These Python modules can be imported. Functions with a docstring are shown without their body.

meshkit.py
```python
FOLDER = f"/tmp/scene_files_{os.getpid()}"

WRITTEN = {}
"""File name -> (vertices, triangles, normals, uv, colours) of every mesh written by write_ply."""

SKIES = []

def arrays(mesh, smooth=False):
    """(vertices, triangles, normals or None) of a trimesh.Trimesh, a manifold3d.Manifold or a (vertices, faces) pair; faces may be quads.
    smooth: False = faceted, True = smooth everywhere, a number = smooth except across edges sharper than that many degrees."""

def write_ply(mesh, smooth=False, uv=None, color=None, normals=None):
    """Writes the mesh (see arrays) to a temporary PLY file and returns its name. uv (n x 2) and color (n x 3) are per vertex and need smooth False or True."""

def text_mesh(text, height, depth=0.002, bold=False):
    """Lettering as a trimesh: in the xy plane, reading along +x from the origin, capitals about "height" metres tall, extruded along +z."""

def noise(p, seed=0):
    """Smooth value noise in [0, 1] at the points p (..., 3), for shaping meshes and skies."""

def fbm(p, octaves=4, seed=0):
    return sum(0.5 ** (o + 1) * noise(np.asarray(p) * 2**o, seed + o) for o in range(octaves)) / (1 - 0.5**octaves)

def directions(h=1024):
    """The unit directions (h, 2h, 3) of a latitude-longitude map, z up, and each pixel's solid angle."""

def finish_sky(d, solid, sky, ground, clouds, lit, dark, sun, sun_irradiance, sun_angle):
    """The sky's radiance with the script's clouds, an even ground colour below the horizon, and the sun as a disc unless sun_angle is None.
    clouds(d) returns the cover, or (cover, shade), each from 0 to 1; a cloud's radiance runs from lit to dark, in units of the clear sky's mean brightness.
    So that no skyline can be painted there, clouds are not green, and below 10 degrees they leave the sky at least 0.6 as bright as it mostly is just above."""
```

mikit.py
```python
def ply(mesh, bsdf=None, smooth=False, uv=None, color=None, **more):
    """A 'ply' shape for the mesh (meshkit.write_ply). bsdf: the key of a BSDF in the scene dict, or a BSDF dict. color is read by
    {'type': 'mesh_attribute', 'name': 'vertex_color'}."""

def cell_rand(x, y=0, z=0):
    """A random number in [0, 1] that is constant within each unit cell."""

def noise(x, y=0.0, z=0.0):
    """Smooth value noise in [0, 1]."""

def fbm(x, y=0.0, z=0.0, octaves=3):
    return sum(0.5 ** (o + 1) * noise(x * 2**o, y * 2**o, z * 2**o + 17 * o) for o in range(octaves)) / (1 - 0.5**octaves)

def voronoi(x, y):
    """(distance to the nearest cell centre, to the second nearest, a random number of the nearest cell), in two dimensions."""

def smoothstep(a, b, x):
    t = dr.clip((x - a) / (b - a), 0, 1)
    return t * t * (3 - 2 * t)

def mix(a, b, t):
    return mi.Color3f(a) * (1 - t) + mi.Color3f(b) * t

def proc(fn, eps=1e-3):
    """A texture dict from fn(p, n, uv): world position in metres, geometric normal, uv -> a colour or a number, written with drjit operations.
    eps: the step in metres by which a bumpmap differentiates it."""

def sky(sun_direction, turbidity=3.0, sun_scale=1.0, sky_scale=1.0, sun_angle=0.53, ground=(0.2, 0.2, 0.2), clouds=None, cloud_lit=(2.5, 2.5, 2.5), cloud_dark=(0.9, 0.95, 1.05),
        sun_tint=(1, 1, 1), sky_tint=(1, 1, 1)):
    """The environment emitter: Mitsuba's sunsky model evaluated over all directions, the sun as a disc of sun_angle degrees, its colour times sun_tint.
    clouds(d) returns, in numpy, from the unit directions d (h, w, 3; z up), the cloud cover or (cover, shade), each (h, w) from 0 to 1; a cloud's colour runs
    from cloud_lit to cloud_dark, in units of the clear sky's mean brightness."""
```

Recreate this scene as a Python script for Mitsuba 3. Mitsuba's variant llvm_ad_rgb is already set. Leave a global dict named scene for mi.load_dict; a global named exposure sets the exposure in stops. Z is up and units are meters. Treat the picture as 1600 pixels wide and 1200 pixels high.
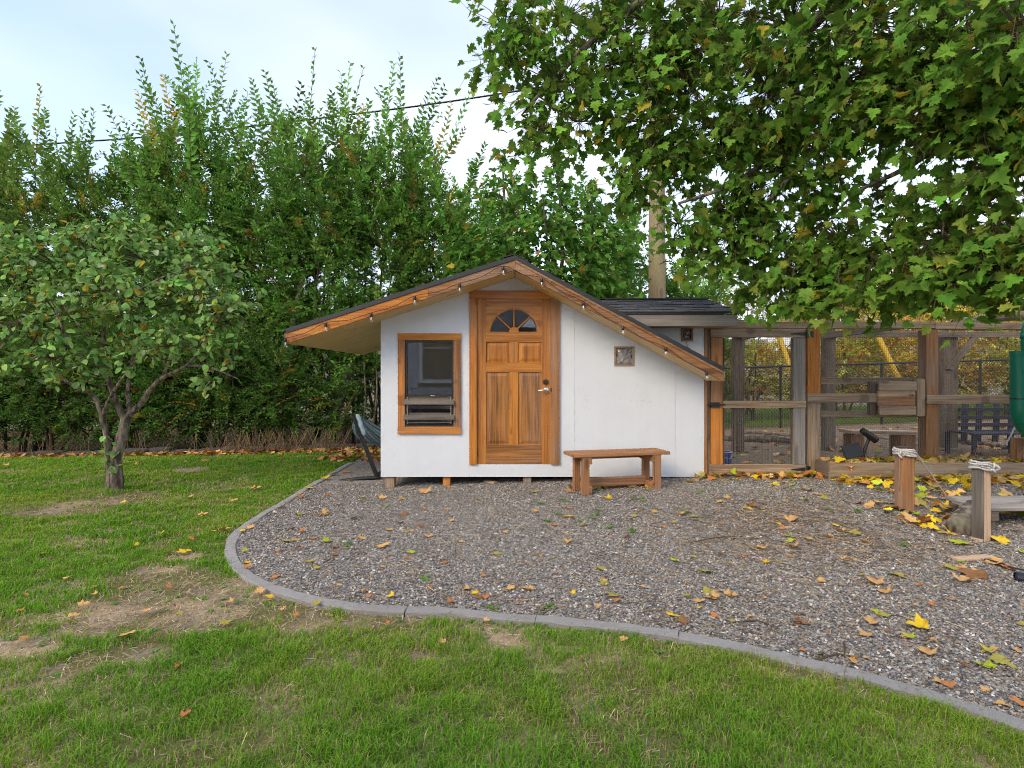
import math, random
import numpy as np, trimesh, mitsuba as mi, drjit as dr
import shapely
from shapely.geometry import Polygon, LineString, Point, box as sbox
from scipy.spatial import Delaunay
import mikit, meshkit
from mikit import noise, fbm, voronoi, cell_rand, smoothstep, mix

T = mi.ScalarTransform4f
random.seed(7)
rng = np.random.default_rng(7)
scene, labels, used = {}, {}, set()

# ------------------------------------------------------------------ camera, sky, exposure
EYE, FOC, HOR = 1.38, 889.0, 590.0
scene['camera'] = {'type': 'perspective', 'fov': 2 * math.degrees(math.atan(800 / FOC)), 'fov_axis': 'x',
                   'principal_point_offset_y': (600 - HOR) / 1200,
                   'to_world': T().look_at(origin=[0, 0, EYE], target=[0, 10, EYE], up=[0, 0, 1]),
                   'near_clip': 0.05, 'far_clip': 2000.0}


def clouds(d):
    x, y, z = d[..., 0], d[..., 1], d[..., 2]
    n = meshkit.fbm(np.stack([x * 2.2, y * 2.2, z * 4.5], -1) + 5.3, 4, seed=3)
    veil = np.clip(0.44 + 1.0 * (n - 0.42) + 0.22 * x + 0.35 * (1 - np.clip(z, 0, 1)) ** 3, 0.05, 0.96)
    return veil, np.clip(0.25 + 0.6 * (n - 0.4), 0, 1)


scene['sky'] = mikit.sky([-0.55, -0.62, 0.56], turbidity=3.2, sun_scale=0.16, sun_angle=24, clouds=clouds,
                         cloud_lit=(1.74, 1.76, 1.86), cloud_dark=(1.2, 1.24, 1.3), ground=(0.12, 0.13, 0.08), sun_tint=(1, 0.98, 0.96), sky_tint=(1.0, 0.955, 1.0))
exposure = 3.42


# ------------------------------------------------------------------ points
def at(px, py, Y):
    """The point of the vertical plane at depth Y that the photograph shows at (px, py)."""
    return np.array([(px - 800) / FOC * Y, Y, EYE - (py - HOR) / FOC * Y])


def sstep(a, b, x):
    t = np.clip((np.asarray(x, float) - a) / (b - a), 0, 1)
    return t * t * (3 - 2 * t)


def zg(x, y):
    """Height of the ground."""
    x, y = np.asarray(x, float), np.asarray(y, float)
    near = (np.clip((x + 1.6) / 4, 0, 1) * 0.14 + np.clip((x - 2.4) / 6, 0, 1) * 0.08) * sstep(2.6, 6.2, y)
    far = np.clip(0.03 * (x + 0.8), -0.5, 0.6)
    z = near + (far - near) * sstep(8.5, 12.5, y)
    return z + 2.4 * sstep(21, 32, y) + 6.0 * sstep(40, 120, y)


def onground(px, py, lift=0.0):
    Y = 6.0
    for _ in range(30):
        X = (px - 800) / FOC * Y
        Y = 0.5 * Y + 0.5 * FOC * (EYE - float(zg(X, Y)) - lift) / (py - HOR)
    X = (px - 800) / FOC * Y
    return np.array([X, Y, float(zg(X, Y)) + lift])


# ------------------------------------------------------------------ naming
def fresh(key):
    k, i = key, 0
    while k in used:
        i += 1
        k = f'{key}_{i:03d}'
    used.add(k)
    return k


def tag(key, label=None, category=None, group=None, kind=None):
    d = labels.setdefault(key, {})
    for a, b in (('label', label), ('category', category), ('group', group), ('kind', kind)):
        if b:
            d[a] = b


def thing(name, label, category, group=None):
    k = fresh(name)
    tag(k, label, category, group)
    return k


def shape(mesh, bsdf):
    """mesh: dict v, f and maybe uv, col, smooth."""
    return mikit.ply((mesh['v'], mesh['f']), 'material_' + bsdf, mesh.get('smooth', False), mesh.get('uv'), mesh.get('col'))


def part(parent, name, mesh, bsdf, label=None, kind=None, to_world=None):
    k = fresh(f'{parent}__{name}')
    d = mesh if 'type' in mesh else shape(mesh, bsdf)
    scene[k] = {**d, 'to_world': to_world} if to_world is not None else d
    if label or kind:
        tag(k, label, None, None, kind)
    return k


def solo(name, mesh, bsdf, label=None, category=None, group=None, kind=None, to_world=None):
    k = fresh(name)
    d = mesh if 'type' in mesh else shape(mesh, bsdf)
    scene[k] = {**d, 'to_world': to_world} if to_world is not None else d
    tag(k, label, category, group, kind)
    return k


# ------------------------------------------------------------------ meshes
def unit(v):
    v = np.asarray(v, float)
    return v / np.maximum(np.linalg.norm(v, axis=-1, keepdims=True), 1e-9)


def join(ms):
    v, f, uv, col, n = [], [], [], [], 0
    for m in ms:
        v.append(m['v']); f.append(np.asarray(m['f']) + n); n += len(m['v'])
        if m.get('uv') is not None: uv.append(m['uv'])
        if m.get('col') is not None: col.append(m['col'])
    out = {'v': np.vstack(v), 'f': np.vstack(f), 'smooth': ms[0].get('smooth', False)}
    if uv: out['uv'] = np.vstack(uv)
    if col: out['col'] = np.vstack(col)
    return out


def paint(m, c):
    m['col'] = np.tile(np.asarray(c, float), (len(m['v']), 1))
    return m


def beam(p0, p1, w, h, tone=0, up=(0, 0, 1), bevel=0.004, ends=(0, 0), faces=None):
    """A board from p0 to p1, w wide and h high, chamfered; its uv runs along and round it, tone picks the wood."""
    p0, p1 = np.asarray(p0, float), np.asarray(p1, float)
    L = np.linalg.norm(p1 - p0)
    a = (p1 - p0) / L
    s = unit(np.cross(a, up)); u = np.cross(s, a)
    b = min(bevel, 0.3 * min(w, h))
    W, H = w / 2, h / 2
    ring = np.array([[W - b, -H], [W, -H + b], [W, H - b], [W - b, H], [-W + b, H], [-W, H - b], [-W, -H + b], [-W + b, -H]])
    per = np.concatenate([[0], np.cumsum(np.linalg.norm(np.roll(ring, -1, 0) - ring, axis=1))])
    off, uo = random.random() * 1.2, random.random() * 40
    v, f, uv = [], [], []
    P = lambda q, t, e: p0 + a * (t + e * q[1]) + s * q[0] + u * q[1]
    for i in range(8):
        q, r = ring[i], ring[(i + 1) % 8]
        k = len(v)
        v += [P(q, 0, ends[0]), P(q, L, ends[1]), P(r, L, ends[1]), P(r, 0, ends[0])]
        uv += [[uo, off + per[i]], [uo + L, off + per[i]], [uo + L, off + per[i + 1]], [uo, off + per[i + 1]]]
        f += [[k, k + 1, k + 2], [k, k + 2, k + 3]]
    for t, e, flip in ((0, ends[0], True), (L, ends[1], False)):
        k = len(v)
        v += [P(q, t, e) for q in ring]
        uv += [[uo + 0.4 * q[0], off + 0.5 + q[1]] for q in ring]
        f += [[k, k + i + 1, k + i] if flip else [k, k + i, k + i + 1] for i in range(1, 7)]
    uv = np.array(uv); uv[:, 1] = np.clip(uv[:, 1], 0.0, 3.99) + 4 * tone
    for k, t in (faces or {}).items():
        uv[4 * k:4 * k + 4, 1] += 4 * (t - tone)
    f = np.array(f)[:, ::-1]
    return {'v': np.array(v), 'f': f, 'uv': uv}


def prism(poly, y0, y1, tone=0, along='x', bias=0.0):
    """A polygon of the x-z plane (a shapely shape) given thickness from depth y0 (front) to y1."""
    polys = list(getattr(poly, 'geoms', [poly]))
    V, F, U = [], [], []
    n = 0
    off, uo = random.random() * 0.5, random.random() * 40
    for g in polys:
        m = trimesh.creation.extrude_polygon(g, y1 - y0, engine='earcut')
        q = m.vertices[m.faces].reshape(-1, 3)
        v = np.stack([q[:, 0], y1 - q[:, 2], q[:, 1]], 1)
        nf = np.repeat(np.abs(m.face_normals), 3, 0)
        A, B = (v[:, 0], v[:, 2]) if along == 'x' else (v[:, 2], v[:, 0])
        A = np.where((nf[:, 2] < 0.5) & ((nf[:, 0] if along == 'x' else nf[:, 1]) > 0.8), 0.2 * A + 0.4 * v[:, 1], A)
        uv = np.stack([uo + A, np.clip(off + 1.3 + bias + (B - B.mean()) * 0.9 + np.where(nf[:, 2] > 0.5, 0, v[:, 1] - y0), 0, 3.99) + 4 * tone], 1)
        V.append(v); U.append(uv); F.append(np.arange(len(v)).reshape(-1, 3) + n); n += len(v)
    return {'v': np.vstack(V), 'f': np.vstack(F), 'uv': np.vstack(U)}


def tube(pts, rad, k=8, tone=None, cap=True):
    """A tube through the points with a radius for each; uv along and round."""
    pts = np.asarray(pts, float)
    n = len(pts)
    rad = np.broadcast_to(np.asarray(rad, float), (n,))
    d = unit(np.gradient(pts, axis=0))
    ref = np.eye(3)[[2, 0, 1][int(np.argmin(np.abs(d).max(0)[[2, 0, 1]]))]]
    s = unit(np.cross(d, ref)); u = np.cross(s, d)
    th = np.arange(k + 1) / k * 2 * np.pi
    ring = pts[:, None] + rad[:, None, None] * (np.cos(th)[None, :, None] * s[:, None] + np.sin(th)[None, :, None] * u[:, None])
    L = np.concatenate([[0], np.cumsum(np.linalg.norm(np.diff(pts, axis=0), axis=1))])
    off, uo = random.random(), random.random() * 40
    uv = np.stack([np.broadcast_to((L + uo)[:, None], (n, k + 1)), np.broadcast_to(off + (th / (2 * np.pi))[None] * 2 * np.pi * rad.mean(), (n, k + 1))], -1)
    v = ring.reshape(-1, 3); uv = uv.reshape(-1, 2)
    i, j = np.meshgrid(np.arange(n - 1), np.arange(k), indexing='ij')
    a = (i * (k + 1) + j).ravel(); b = a + 1; c = a + k + 2; e = a + k + 1
    f = np.vstack([np.stack([a, c, b], 1), np.stack([a, e, c], 1)])
    if cap:
        m = len(v)
        v = np.vstack([v, pts[:1], pts[-1:]]); uv = np.vstack([uv, uv[:1], uv[-1:]])
        jj = np.arange(k)
        f = np.vstack([f, np.stack([np.full(k, m), jj, jj + 1], 1), np.stack([np.full(k, m + 1), (n - 1) * (k + 1) + jj + 1, (n - 1) * (k + 1) + jj], 1)])
    out = {'v': v, 'f': f, 'smooth': True}
    if tone is not None:
        uv = uv.copy(); uv[:, 1] = np.clip(uv[:, 1], 0, 3.99) + 4 * tone
        out['uv'] = uv
    return out


def smoothline(pts, n=24):
    """A rounded line through the points (Catmull-Rom)."""
    p = np.asarray(pts, float)
    p = np.vstack([2 * p[0] - p[1], p, 2 * p[-1] - p[-2]])
    out = []
    m = len(p) - 3
    for t in np.linspace(0, m - 1e-6, n):
        i = int(t); t -= i
        a, b, c, d = p[i:i + 4]
        out.append(0.5 * (2 * b + (c - a) * t + (2 * a - 5 * b + 4 * c - d) * t * t + (3 * b - a - 3 * c + d) * t ** 3))
    return np.array(out)


def wires(P0, P1, r):
    """Many straight thin wires (three-sided) as one mesh."""
    P0, P1 = np.asarray(P0, float), np.asarray(P1, float)
    a = unit(P1 - P0)
    ref = np.where(np.abs(a[:, 2:]) < 0.8, [[0, 0, 1.0]], [[1.0, 0, 0]])
    s = unit(np.cross(a, ref)); u = np.cross(s, a)
    r = np.broadcast_to(np.asarray(r, float).reshape(-1, 1), (len(P0), 1)) if np.ndim(r) else np.full((len(P0), 1), r)
    v = []
    for P in (P0, P1):
        for th in (0.5, 2.6, 4.7):
            v.append(P + r * (math.cos(th) * s + math.sin(th) * u))
    v = np.stack(v, 1).reshape(-1, 3)
    f = np.array([[0, 3, 4], [0, 4, 1], [1, 4, 5], [1, 5, 2], [2, 5, 3], [2, 3, 0]])
    return {'v': v, 'f': (f[None] + 6 * np.arange(len(P0))[:, None, None]).reshape(-1, 3)}


def batch(tv, tf, pos, ax, nrm, size, col=None, jit=0.0, curl=None):
    """Copies of a template (x along its axis, y across, z its normal) at many places, as one mesh."""
    tv = np.asarray(tv, float); n = len(pos)
    ax = unit(ax); nrm = unit(nrm - (nrm * ax).sum(1, keepdims=True) * ax); sd = np.cross(nrm, ax)
    R = np.stack([ax, sd, nrm], -1)
    t = np.broadcast_to(tv, (n, len(tv), 3)).copy()
    if curl is not None:
        t[..., 2] += curl[:, None] * t[..., 0] ** 2
    v = np.einsum('nij,nkj->nki', R, t) * np.asarray(size).reshape(-1, 1, 1) + np.asarray(pos)[:, None]
    f = (np.asarray(tf)[None] + (np.arange(n) * len(tv))[:, None, None]).reshape(-1, 3)
    out = {'v': v.reshape(-1, 3), 'f': f}
    if col is not None:
        c = np.repeat(np.asarray(col), len(tv), 0)
        if jit: c = c * (1 + jit * (rng.random((len(c), 1)) - 0.5))
        out['col'] = np.clip(c, 0.003, 0.9)
    return out


def outline_leaf(half, centre, fold, sag):
    """A leaf from half of its outline (base to tip): a fan about a point on the midrib, folded along it."""
    h = np.array(half, float)
    ring = np.vstack([h, (h * [1, -1])[::-1]])
    ring = ring[[i for i in range(len(ring)) if i == 0 or np.linalg.norm(ring[i] - ring[i - 1]) > 1e-6]]
    z = lambda p: fold * np.abs(p[:, 1]) - sag * p[:, 0] ** 2
    pts = np.vstack([[centre], ring])
    v = np.column_stack([pts, z(pts)])
    n = len(ring)
    f = [[0, 1 + (i + 1) % n, 1 + i] for i in range(n)]
    return v, np.array(f)


MAPLE = outline_leaf([(0, 0.03), (-0.09, 0.20), (0.0, 0.27), (-0.02, 0.44), (0.15, 0.37), (0.30, 0.56), (0.35, 0.43), (0.50, 0.52), (0.50, 0.30), (0.58, 0.19), (0.74, 0.28), (0.79, 0.13), (1.0, 0)], (0.27, 0), 0.16, 0.22)
MAPLE_S = outline_leaf([(0, 0.03), (-0.06, 0.34), (0.16, 0.35), (0.36, 0.56), (0.5, 0.24), (0.74, 0.26), (1.0, 0)], (0.28, 0), 0.16, 0.22)
ROUND = outline_leaf([(0, 0.0), (0.07, 0.17), (0.24, 0.33), (0.48, 0.38), (0.72, 0.31), (0.91, 0.15), (1.0, 0)], (0.48, 0), 0.20, 0.12)
OVAL = (np.array([[0, 0, 0], [0.4, 0.25, 0.07], [0.4, -0.25, 0.07], [0.5, 0, 0], [1, 0, -0.1]]), np.array([[0, 3, 1], [1, 3, 4], [0, 2, 3], [3, 2, 4]]))
TINY = (np.array([[0, 0, 0], [0.45, 0.30, 0.06], [0.45, -0.30, 0.06], [1, 0, -0.06]]), np.array([[0, 2, 1], [2, 3, 1]]))


def randdir(n):
    return unit(rng.normal(size=(n, 3)))


def shades(n, base, spread=0.25, other=None, share=0.0, hue=0.08):
    c = np.asarray(base)[None] * np.exp(spread * rng.normal(size=(n, 1))) * (1 + hue * rng.normal(size=(n, 3)))
    if other is not None:
        pick = rng.random(n) < share
        o = np.asarray(other)[rng.integers(0, len(other), n)] * np.exp(0.2 * rng.normal(size=(n, 1)))
        c = np.where(pick[:, None], o, c)
    return np.clip(c, 0.004, 0.8)


# ------------------------------------------------------------------ materials
TONES = [  # light fibre, dark fibre, share of grey weathering
    ((0.56, 0.228, 0.042), (0.33, 0.105, 0.018), 0.14),   # 0 orange stained cedar
    ((0.44, 0.325, 0.215), (0.20, 0.13, 0.08), 0.42),   # 1 weathered grey brown
    ((0.37, 0.18, 0.075), (0.19, 0.085, 0.035), 0.32),   # 2 old brown cedar
    ((0.53, 0.215, 0.038), (0.29, 0.10, 0.015), 0.08),  # 3 door oak
    ((0.33, 0.31, 0.29), (0.18, 0.165, 0.15), 0.75),     # 4 silvery board
    ((0.20, 0.15, 0.11), (0.10, 0.07, 0.05), 0.35), # 5 dark old timber
    ((0.62, 0.44, 0.19), (0.54, 0.37, 0.15), 0.03),      # 6 cream plywood
    ((0.42, 0.18, 0.045), (0.15, 0.064, 0.02), 0.16), # 7 worn door panel
    ((0.56, 0.40, 0.27), (0.40, 0.26, 0.16), 0.10),      # 8 fresh pale lumber
    ((0.39, 0.195, 0.088), (0.20, 0.09, 0.038), 0.18),     # 9 redwood bench
    ((0.15, 0.135, 0.12), (0.08, 0.07, 0.06), 0.25),     # 10 dark silver grey
]


def wood(p, n, uv):
    tone = dr.floor(uv.y / 4)
    a, b = uv.x, uv.y - 4 * tone
    g = fbm(a * 3.2, b * 120, tone * 7.0, 3)
    bands = fbm(a * 0.8, b * 16 + 1.4 * noise(a * 1.7, b * 3), tone * 3.0 + 5, 2)
    patch = fbm(a * 1.6 + 11, b * 4, tone + 2.0, 3)
    knot = smoothstep(0.86, 0.93, noise(a * 4.0 + 3, b * 11 + 7, tone))
    lo, hi, w = mi.Color3f(0), mi.Color3f(0), mi.Float(0)
    for i, (l, d, ww) in enumerate(TONES):
        on = dr.abs(tone - i) < 0.5
        hi = dr.select(on, mi.Color3f(l), hi); lo = dr.select(on, mi.Color3f(d), lo); w = dr.select(on, mi.Float(ww), w)
    c = mix(lo, hi, dr.clip(1.5 * (g - 0.5) + 1.1 * (bands - 0.5) + 0.56, 0, 1))
    grey = mi.Color3f(0.32, 0.28, 0.24) * (0.5 + 0.9 * g)
    c = mix(c, grey, smoothstep(0.42, 0.72, patch) * w)
    return mix(c, lo * 0.55, knot * 0.6)


def wood_bump(p, n, uv):
    tone = dr.floor(uv.y / 4)
    return fbm(uv.x * 5, (uv.y - 4 * tone) * 150, tone, 2)


def bsdf(key, d):
    scene['material_' + key] = d


def rgb(*c):
    return {'type': 'rgb', 'value': list(c)}


bsdf('wood', {'type': 'twosided', 'b': {'type': 'bumpmap', 'arbitrary': mikit.proc(wood_bump, 2e-3), 'scale': 0.0022,
     'b': {'type': 'principled', 'base_color': mikit.proc(wood), 'roughness': 0.68, 'specular': 0.35}}})
bsdf('varnish', {'type': 'twosided', 'b': {'type': 'principled', 'base_color': mikit.proc(wood), 'roughness': 0.42, 'specular': 0.45}})


def white_paint(p, n, uv):
    s = fbm(p.x * 1.3, p.z * 1.1, p.y, 3)
    streak = fbm(p.x * 24, p.z * 1.2, 3.0, 3)
    speck = smoothstep(0.80, 0.88, noise(p.x * 55, p.z * 55, 9.0)) * smoothstep(0.5, 0.7, fbm(p.x * 2, p.z * 2, 4.0, 2))
    splash = smoothstep(0.50, 0.78, fbm(p.x * 9, p.z * 9, 1.0, 3) + 0.35 * smoothstep(0.45, 0.15, p.z))
    c = mix(mi.Color3f(0.625, 0.675, 0.745), mi.Color3f(0.69, 0.738, 0.80), s)
    c = c * (0.98 + 0.04 * streak)
    c = mix(c, mi.Color3f(0.45, 0.41, 0.36), 0.2 * speck)
    return mix(c, mi.Color3f(0.55, 0.51, 0.46), 0.08 * splash)


bsdf('white_paint', {'type': 'twosided', 'b': {'type': 'bumpmap', 'arbitrary': mikit.proc(lambda p, n, uv: fbm(p.x * 60, p.z * 14, p.y * 60, 2), 2e-3), 'scale': 0.0012,
     'b': {'type': 'principled', 'base_color': mikit.proc(white_paint), 'roughness': 0.5, 'specular': 0.4}}})


def shingle_c(p, n, uv):
    g = noise(p.x * 260, p.y * 260, p.z * 260)
    t = fbm(p.x * 6, p.y * 6, p.z * 6, 2)
    return mix(mi.Color3f(0.022, 0.023, 0.026), mi.Color3f(0.085, 0.087, 0.094), dr.clip(0.6 * g + 0.7 * (t - 0.3), 0, 1))


bsdf('shingle', {'type': 'twosided', 'b': {'type': 'principled', 'base_color': mikit.proc(shingle_c), 'roughness': 0.85}})


def bark_c(p, n, uv):
    r = fbm(p.x * 28, p.y * 28, p.z * 7, 3)
    m = fbm(p.x * 5, p.y * 5, p.z * 4, 2)
    c = mix(mi.Color3f(0.055, 0.042, 0.032), mi.Color3f(0.25, 0.205, 0.165), smoothstep(0.3, 0.72, r))
    return mix(c, mi.Color3f(0.16, 0.165, 0.11), 0.6 * smoothstep(0.55, 0.75, m))


bsdf('bark', {'type': 'twosided', 'b': {'type': 'bumpmap', 'arbitrary': mikit.proc(lambda p, n, uv: fbm(p.x * 30, p.y * 30, p.z * 8, 3), 3e-3), 'scale': 0.02,
     'b': {'type': 'principled', 'base_color': mikit.proc(bark_c), 'roughness': 0.85}}})


def pole_c(p, n, uv):
    r = fbm(p.x * 30, p.y * 30, p.z * 0.9, 3)
    k = smoothstep(0.80, 0.88, noise(p.x * 7, p.y * 7, p.z * 3))
    c = mix(mi.Color3f(0.19, 0.145, 0.085), mi.Color3f(0.35, 0.275, 0.165), r)
    c = mix(c, mi.Color3f(0.25, 0.25, 0.12), 0.5 * smoothstep(0.5, 0.75, fbm(p.x * 3, p.y * 3, p.z * 0.7, 2)))
    return mix(c, mi.Color3f(0.12, 0.085, 0.05), 0.6 * k)


bsdf('pole_wood', {'type': 'twosided', 'b': {'type': 'principled', 'base_color': mikit.proc(pole_c), 'roughness': 0.8}})
VC = {'type': 'mesh_attribute', 'name': 'vertex_color'}
bsdf('leaf', {'type': 'principledthin', 'base_color': VC, 'roughness': 0.36, 'diff_trans': 0.72, 'eta': 1.45})
bsdf('grass_blade', {'type': 'principledthin', 'base_color': VC, 'roughness': 0.5, 'diff_trans': 0.7})
bsdf('litter', {'type': 'twosided', 'b': {'type': 'principled', 'base_color': VC, 'roughness': 0.6, 'specular': 0.3}})
bsdf('stone', {'type': 'twosided', 'b': {'type': 'principled', 'base_color': VC, 'roughness': 0.7, 'specular': 0.35}})
bsdf('dark_bark', {'type': 'twosided', 'b': {'type': 'diffuse', 'reflectance': rgb(0.075, 0.058, 0.042)}})
bsdf('twig', {'type': 'twosided', 'b': {'type': 'diffuse', 'reflectance': rgb(0.10, 0.075, 0.05)}})


def lawn_c(p, n, uv):
    m = fbm(p.x * 2.4, p.y * 2.4, 0.0, 3)
    f = fbm(p.x * 70, p.y * 70, 1.0, 2)
    thatch = mix(mi.Color3f(0.24, 0.175, 0.115), mi.Color3f(0.47, 0.365, 0.25), f)
    soil = mix(mi.Color3f(0.15, 0.115, 0.085), mi.Color3f(0.38, 0.305, 0.235), f)
    olive = mix(mi.Color3f(0.10, 0.092, 0.042), mi.Color3f(0.21, 0.185, 0.095), f)
    c = mix(olive, thatch, smoothstep(0.42, 0.60, m))
    c = mix(c, soil, 0.7 * smoothstep(0.5, 0.65, fbm(p.x * 6 + 4, p.y * 6, 3.0, 3)))
    floor = mix(mi.Color3f(0.05, 0.036, 0.024), mi.Color3f(0.17, 0.115, 0.065), fbm(p.x * 25, p.y * 25, 2.0, 3))
    c = mix(c, floor, smoothstep(10.3, 10.7, p.y + 0.5 * (m - 0.5)))
    wild = smoothstep(2.2, 4.0, p.x)
    meadow = mix(mi.Color3f(0.06, 0.13, 0.02), mi.Color3f(0.17, 0.22, 0.05), f)
    c = mix(c, meadow, smoothstep(13.4, 14.2, p.y) * wild)
    bank = mix(mi.Color3f(0.19, 0.16, 0.125), mi.Color3f(0.36, 0.31, 0.265), fbm(p.x * 1.5, p.y * 1.5, p.z * 3, 3))
    return mix(c, bank, smoothstep(19.5, 20.5, p.y))


bsdf('lawn_soil', {'type': 'twosided', 'b': {'type': 'diffuse', 'reflectance': mikit.proc(lawn_c)}})


def stones_tex(p, n, uv):
    d1, d2, r = voronoi(p.x * 58, p.y * 58)
    e1, e2, r2 = voronoi(p.x * 110 + 7, p.y * 110)
    c = mix(mi.Color3f(0.12, 0.12, 0.122), mi.Color3f(0.38, 0.37, 0.355), r)
    c = dr.select(r2 > 0.80, mi.Color3f(0.38, 0.32, 0.24) * (0.6 + 0.6 * r), c)
    c = dr.select((r2 > 0.55) & (r2 < 0.63), mi.Color3f(0.50, 0.48, 0.45), c)
    c = dr.select(r < 0.12, mi.Color3f(0.20, 0.135, 0.10), c)
    c = c * (0.35 + 0.65 * smoothstep(0.02, 0.22, d2 - d1))
    straw = smoothstep(0.50, 0.72, fbm(p.x * 1.1 + 2, p.y * 1.6, 6.0, 3))
    dirt = mix(mi.Color3f(0.14, 0.11, 0.085), mi.Color3f(0.36, 0.285, 0.20), fbm(p.x * 45, p.y * 60, 2.0, 3))
    return mix(c, dirt, 0.5 * straw * smoothstep(0.5, 2.6, p.x + 1.2 * (noise(p.x, p.y) - 0.5)))


bsdf('gravel_ground', {'type': 'twosided', 'b': {'type': 'bumpmap', 'arbitrary': mikit.proc(lambda p, n, uv: 0.5 - voronoi(p.x * 58, p.y * 58)[0], 2e-3), 'scale': 0.012,
     'b': {'type': 'principled', 'base_color': mikit.proc(stones_tex), 'roughness': 0.75, 'specular': 0.35}}})


def dirt_c(p, n, uv):
    f = fbm(p.x * 30, p.y * 30, 0.0, 3)
    c = mix(mi.Color3f(0.12, 0.092, 0.068), mi.Color3f(0.36, 0.285, 0.21), f)
    return mix(c, mi.Color3f(0.30, 0.20, 0.09), 0.6 * smoothstep(0.62, 0.72, fbm(p.x * 14, p.y * 18, 4.0, 2)))


bsdf('dirt', {'type': 'twosided', 'b': {'type': 'bumpmap', 'arbitrary': mikit.proc(lambda p, n, uv: fbm(p.x * 24, p.y * 24, 0.0, 3), 4e-3), 'scale': 0.03,
     'b': {'type': 'diffuse', 'reflectance': mikit.proc(dirt_c)}}})


def kerb_c(p, n, uv):
    f = fbm(p.x * 130, p.y * 130, p.z * 130, 2)
    m = fbm(p.x * 3, p.y * 3, p.z * 3, 3)
    hole = smoothstep(0.80, 0.86, noise(p.x * 85, p.y * 85, p.z * 85))
    c = mix(mi.Color3f(0.19, 0.184, 0.18), mi.Color3f(0.325, 0.315, 0.305), 0.5 * f + 0.5 * m)
    c = mix(c, mi.Color3f(0.20, 0.18, 0.15), 0.45 * smoothstep(0.58, 0.75, fbm(p.x * 11, p.y * 11, 5.0, 3)))
    return mix(c, mi.Color3f(0.13, 0.125, 0.12), 0.6 * hole)


bsdf('concrete', {'type': 'twosided', 'b': {'type': 'bumpmap', 'arbitrary': mikit.proc(lambda p, n, uv: fbm(p.x * 120, p.y * 120, p.z * 120, 2), 2e-3), 'scale': 0.003,
     'b': {'type': 'principled', 'base_color': mikit.proc(kerb_c), 'roughness': 0.85}}})


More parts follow.
